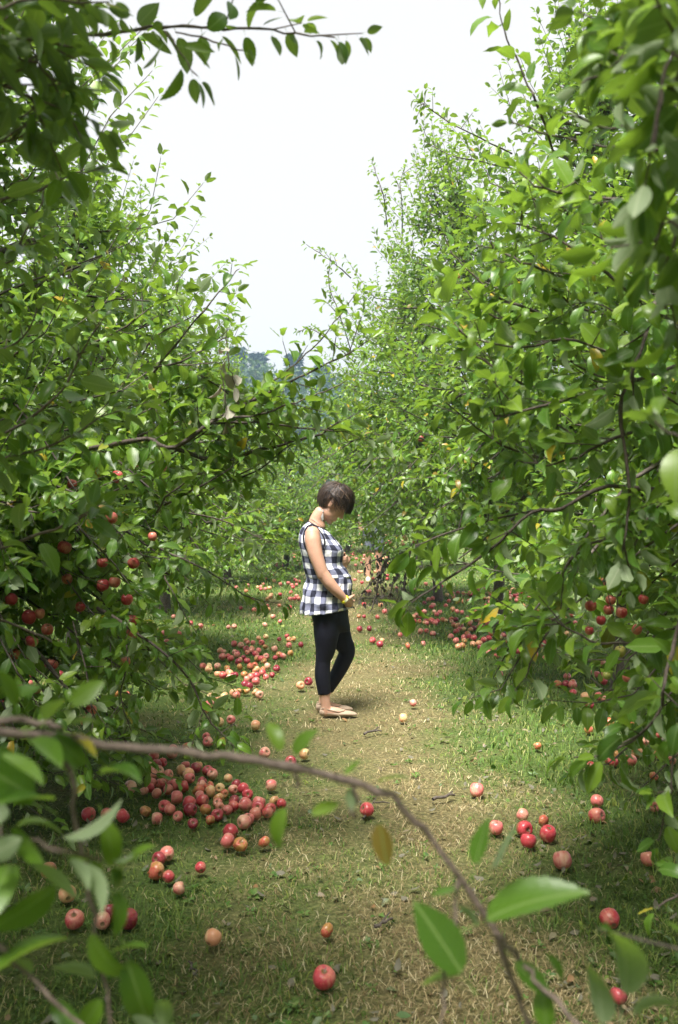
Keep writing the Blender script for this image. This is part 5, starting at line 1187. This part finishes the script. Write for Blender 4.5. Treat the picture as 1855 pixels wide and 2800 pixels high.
# ------------------------------------------------------------------ the woods beyond the orchard
def wood_tree(x, d, H, r, kind, label, seed):
    rng = np.random.default_rng(seed); root = thing('woodland_tree', (x, d, 0), label, 'tree', 'trees of the wood beyond the orchard'); b = PO[root.name]
    tb = Tubes(); tb.add(np.array([[x, d, -.1], [x+.1, d, H*.4], [x, d, H*.93]]), [.5, .36, .05], 7)
    lv = Leaves(); n = 2600
    if kind == 'pine':
        u = rng.uniform(0.12, 1, n); tier = np.floor(u*11)/11+rng.uniform(0, .05, n); az = rng.uniform(0, 6.28, n); az = np.round(az/0.7+tier*5)*0.7+rng.normal(0, .12, n)
        rr = r*(1.05-tier)*np.sqrt(rng.uniform(0.05, 1, n)); z = H*tier-0.22*rr
        P = np.stack([x+np.cos(az)*rr, d+np.sin(az)*rr, z], 1); A_ = np.stack([np.cos(az), np.sin(az), rng.normal(-.1, .3, n)], 1); l = rng.uniform(1.0, 1.9, n)
        for q in range(24):
            a = q*2.4; zz_ = H*(.15+.8*q/24); R2 = r*(1.05-zz_/H); tb.add(np.array([[x, d, zz_], [x+math.cos(a)*R2*.9, d+math.sin(a)*R2*.9, zz_-.2*R2]]), [.06, .02], 4)
    else:
        nb = 34; c = np.stack([rng.normal(0, .42, nb)*r, rng.normal(0, .42, nb)*r, H*rng.uniform(.35, .93, nb)], 1); sh = np.clip(1.25-np.abs(c[:, 2]/H-.6)*1.3, .35, 1)
        c[:, :2] *= 1.25*sh[:, None]; i = rng.integers(0, nb, n); br = r*.36*rng.uniform(.7, 1.2, nb)
        v = nrm(rng.normal(0, 1, (n, 3)))*(rng.uniform(.35, 1, n)**.5)[:, None]; P = c[i]+v*br[i][:, None]*np.array([1, 1, .85])+[x, d, 0]
        A_ = v+rng.normal(0, .5, (n, 3)); l = rng.uniform(.6, 1.2, n)
        for q in range(nb): tb.add(spline([[x, d, c[q, 2]*.6], [x+c[q, 0]*.5, d+c[q, 1]*.5, c[q, 2]*.85], [x+c[q, 0], d+c[q, 1], c[q, 2]]], 5), [.10, .08, .06, .04, .02], 4)
    lv.add(P, A_, np.stack([rng.normal(0, .6, n), rng.normal(0, .6, n), np.ones(n)], 1), l); lv.done(rng, len(LV['L']))
    tb.build('trunk', M_BARK, root); cr = foliage_mesh('crown', lv, 'L', M_PINE if kind == 'pine' else M_FAR, root); cr['kind'] = 'stuff'
def wx(px, d): return (px-CX)/F_PX*d
def wh(py, d): return CAM_H+(HY-py)/F_PX*d
for px, py, d, r, kind, lab in ((648, 935, 82, 2.0, 'pine', 'dark pointed conifer at the left end of the blue woods'), (706, 950, 88, 1.7, 'pine', 'conifer with a ragged top rising in the middle of the blue woods'), (690, 985, 74, 3.0, 'oak', 'rounded blue-green tree in front of the conifers in the gap'),
                                (740, 1000, 78, 2.8, 'oak', 'pale yellowish-green tree top in the middle of the gap'), (805, 955, 86, 1.8, 'pine', 'dark conifer at the right of the gap beside the leaves'), (790, 1010, 80, 2.6, 'oak', 'rounded hazy tree right of the gap\'s middle'),
                                (850, 1000, 84, 2.8, 'oak', 'hazy broadleaf tree at the right end of the woods'), (600, 990, 80, 3.0, 'oak', 'hazy broadleaf tree at the left end, half behind the left apple trees'), (880, 985, 90, 1.8, 'pine', 'conifer just glimpsed through leaves at the right end of the woods'),
                                (540, 1000, 84, 3.0, 'oak', 'broadleaf wood tree behind the left apple row'), (930, 1010, 84, 3.0, 'oak', 'broadleaf wood tree behind the right apple row'), (760, 1100, 66, 2.2, 'oak', 'low dark tree at the foot of the woods'), (830, 1110, 64, 2.2, 'oak', 'low bushy tree at the foot of the woods on the right'), (680, 1110, 62, 2.2, 'oak', 'low bushy tree at the foot of the woods on the left')):
    d *= 2; wood_tree(wx(px, d), d, wh(py, d), r*2, kind, lab, int(px))
# the air: pale haze over the whole place
m, t, o = new_mat('haze'); n = N(t)
vol = n('ShaderNodeVolumePrincipled', {'Density': 0.0012, 'Anisotropy': 0.2}); vol.inputs['Color'].default_value = (0.50, 0.74, 1.0, 1)
t.links.new(vol.outputs[0], o.inputs['Volume'])
x0, x1, y0, y1, z0, z1 = -410, 410, -70, 710, -1.0, 36.0
V = np.array([[x, y, z] for z in (z0, z1) for y in (y0, y1) for x in (x0, x1)]); F = [(0, 2, 3, 1), (4, 5, 7, 6), (0, 1, 5, 4), (2, 6, 7, 3), (0, 4, 6, 2), (1, 3, 7, 5)]
h = mk('haze', V, F, m, smooth=False); h['kind'] = 'stuff'; h['label'] = 'thin pale haze in the air'
print('far', time.time()-T0)
print('script', time.time()-T0)
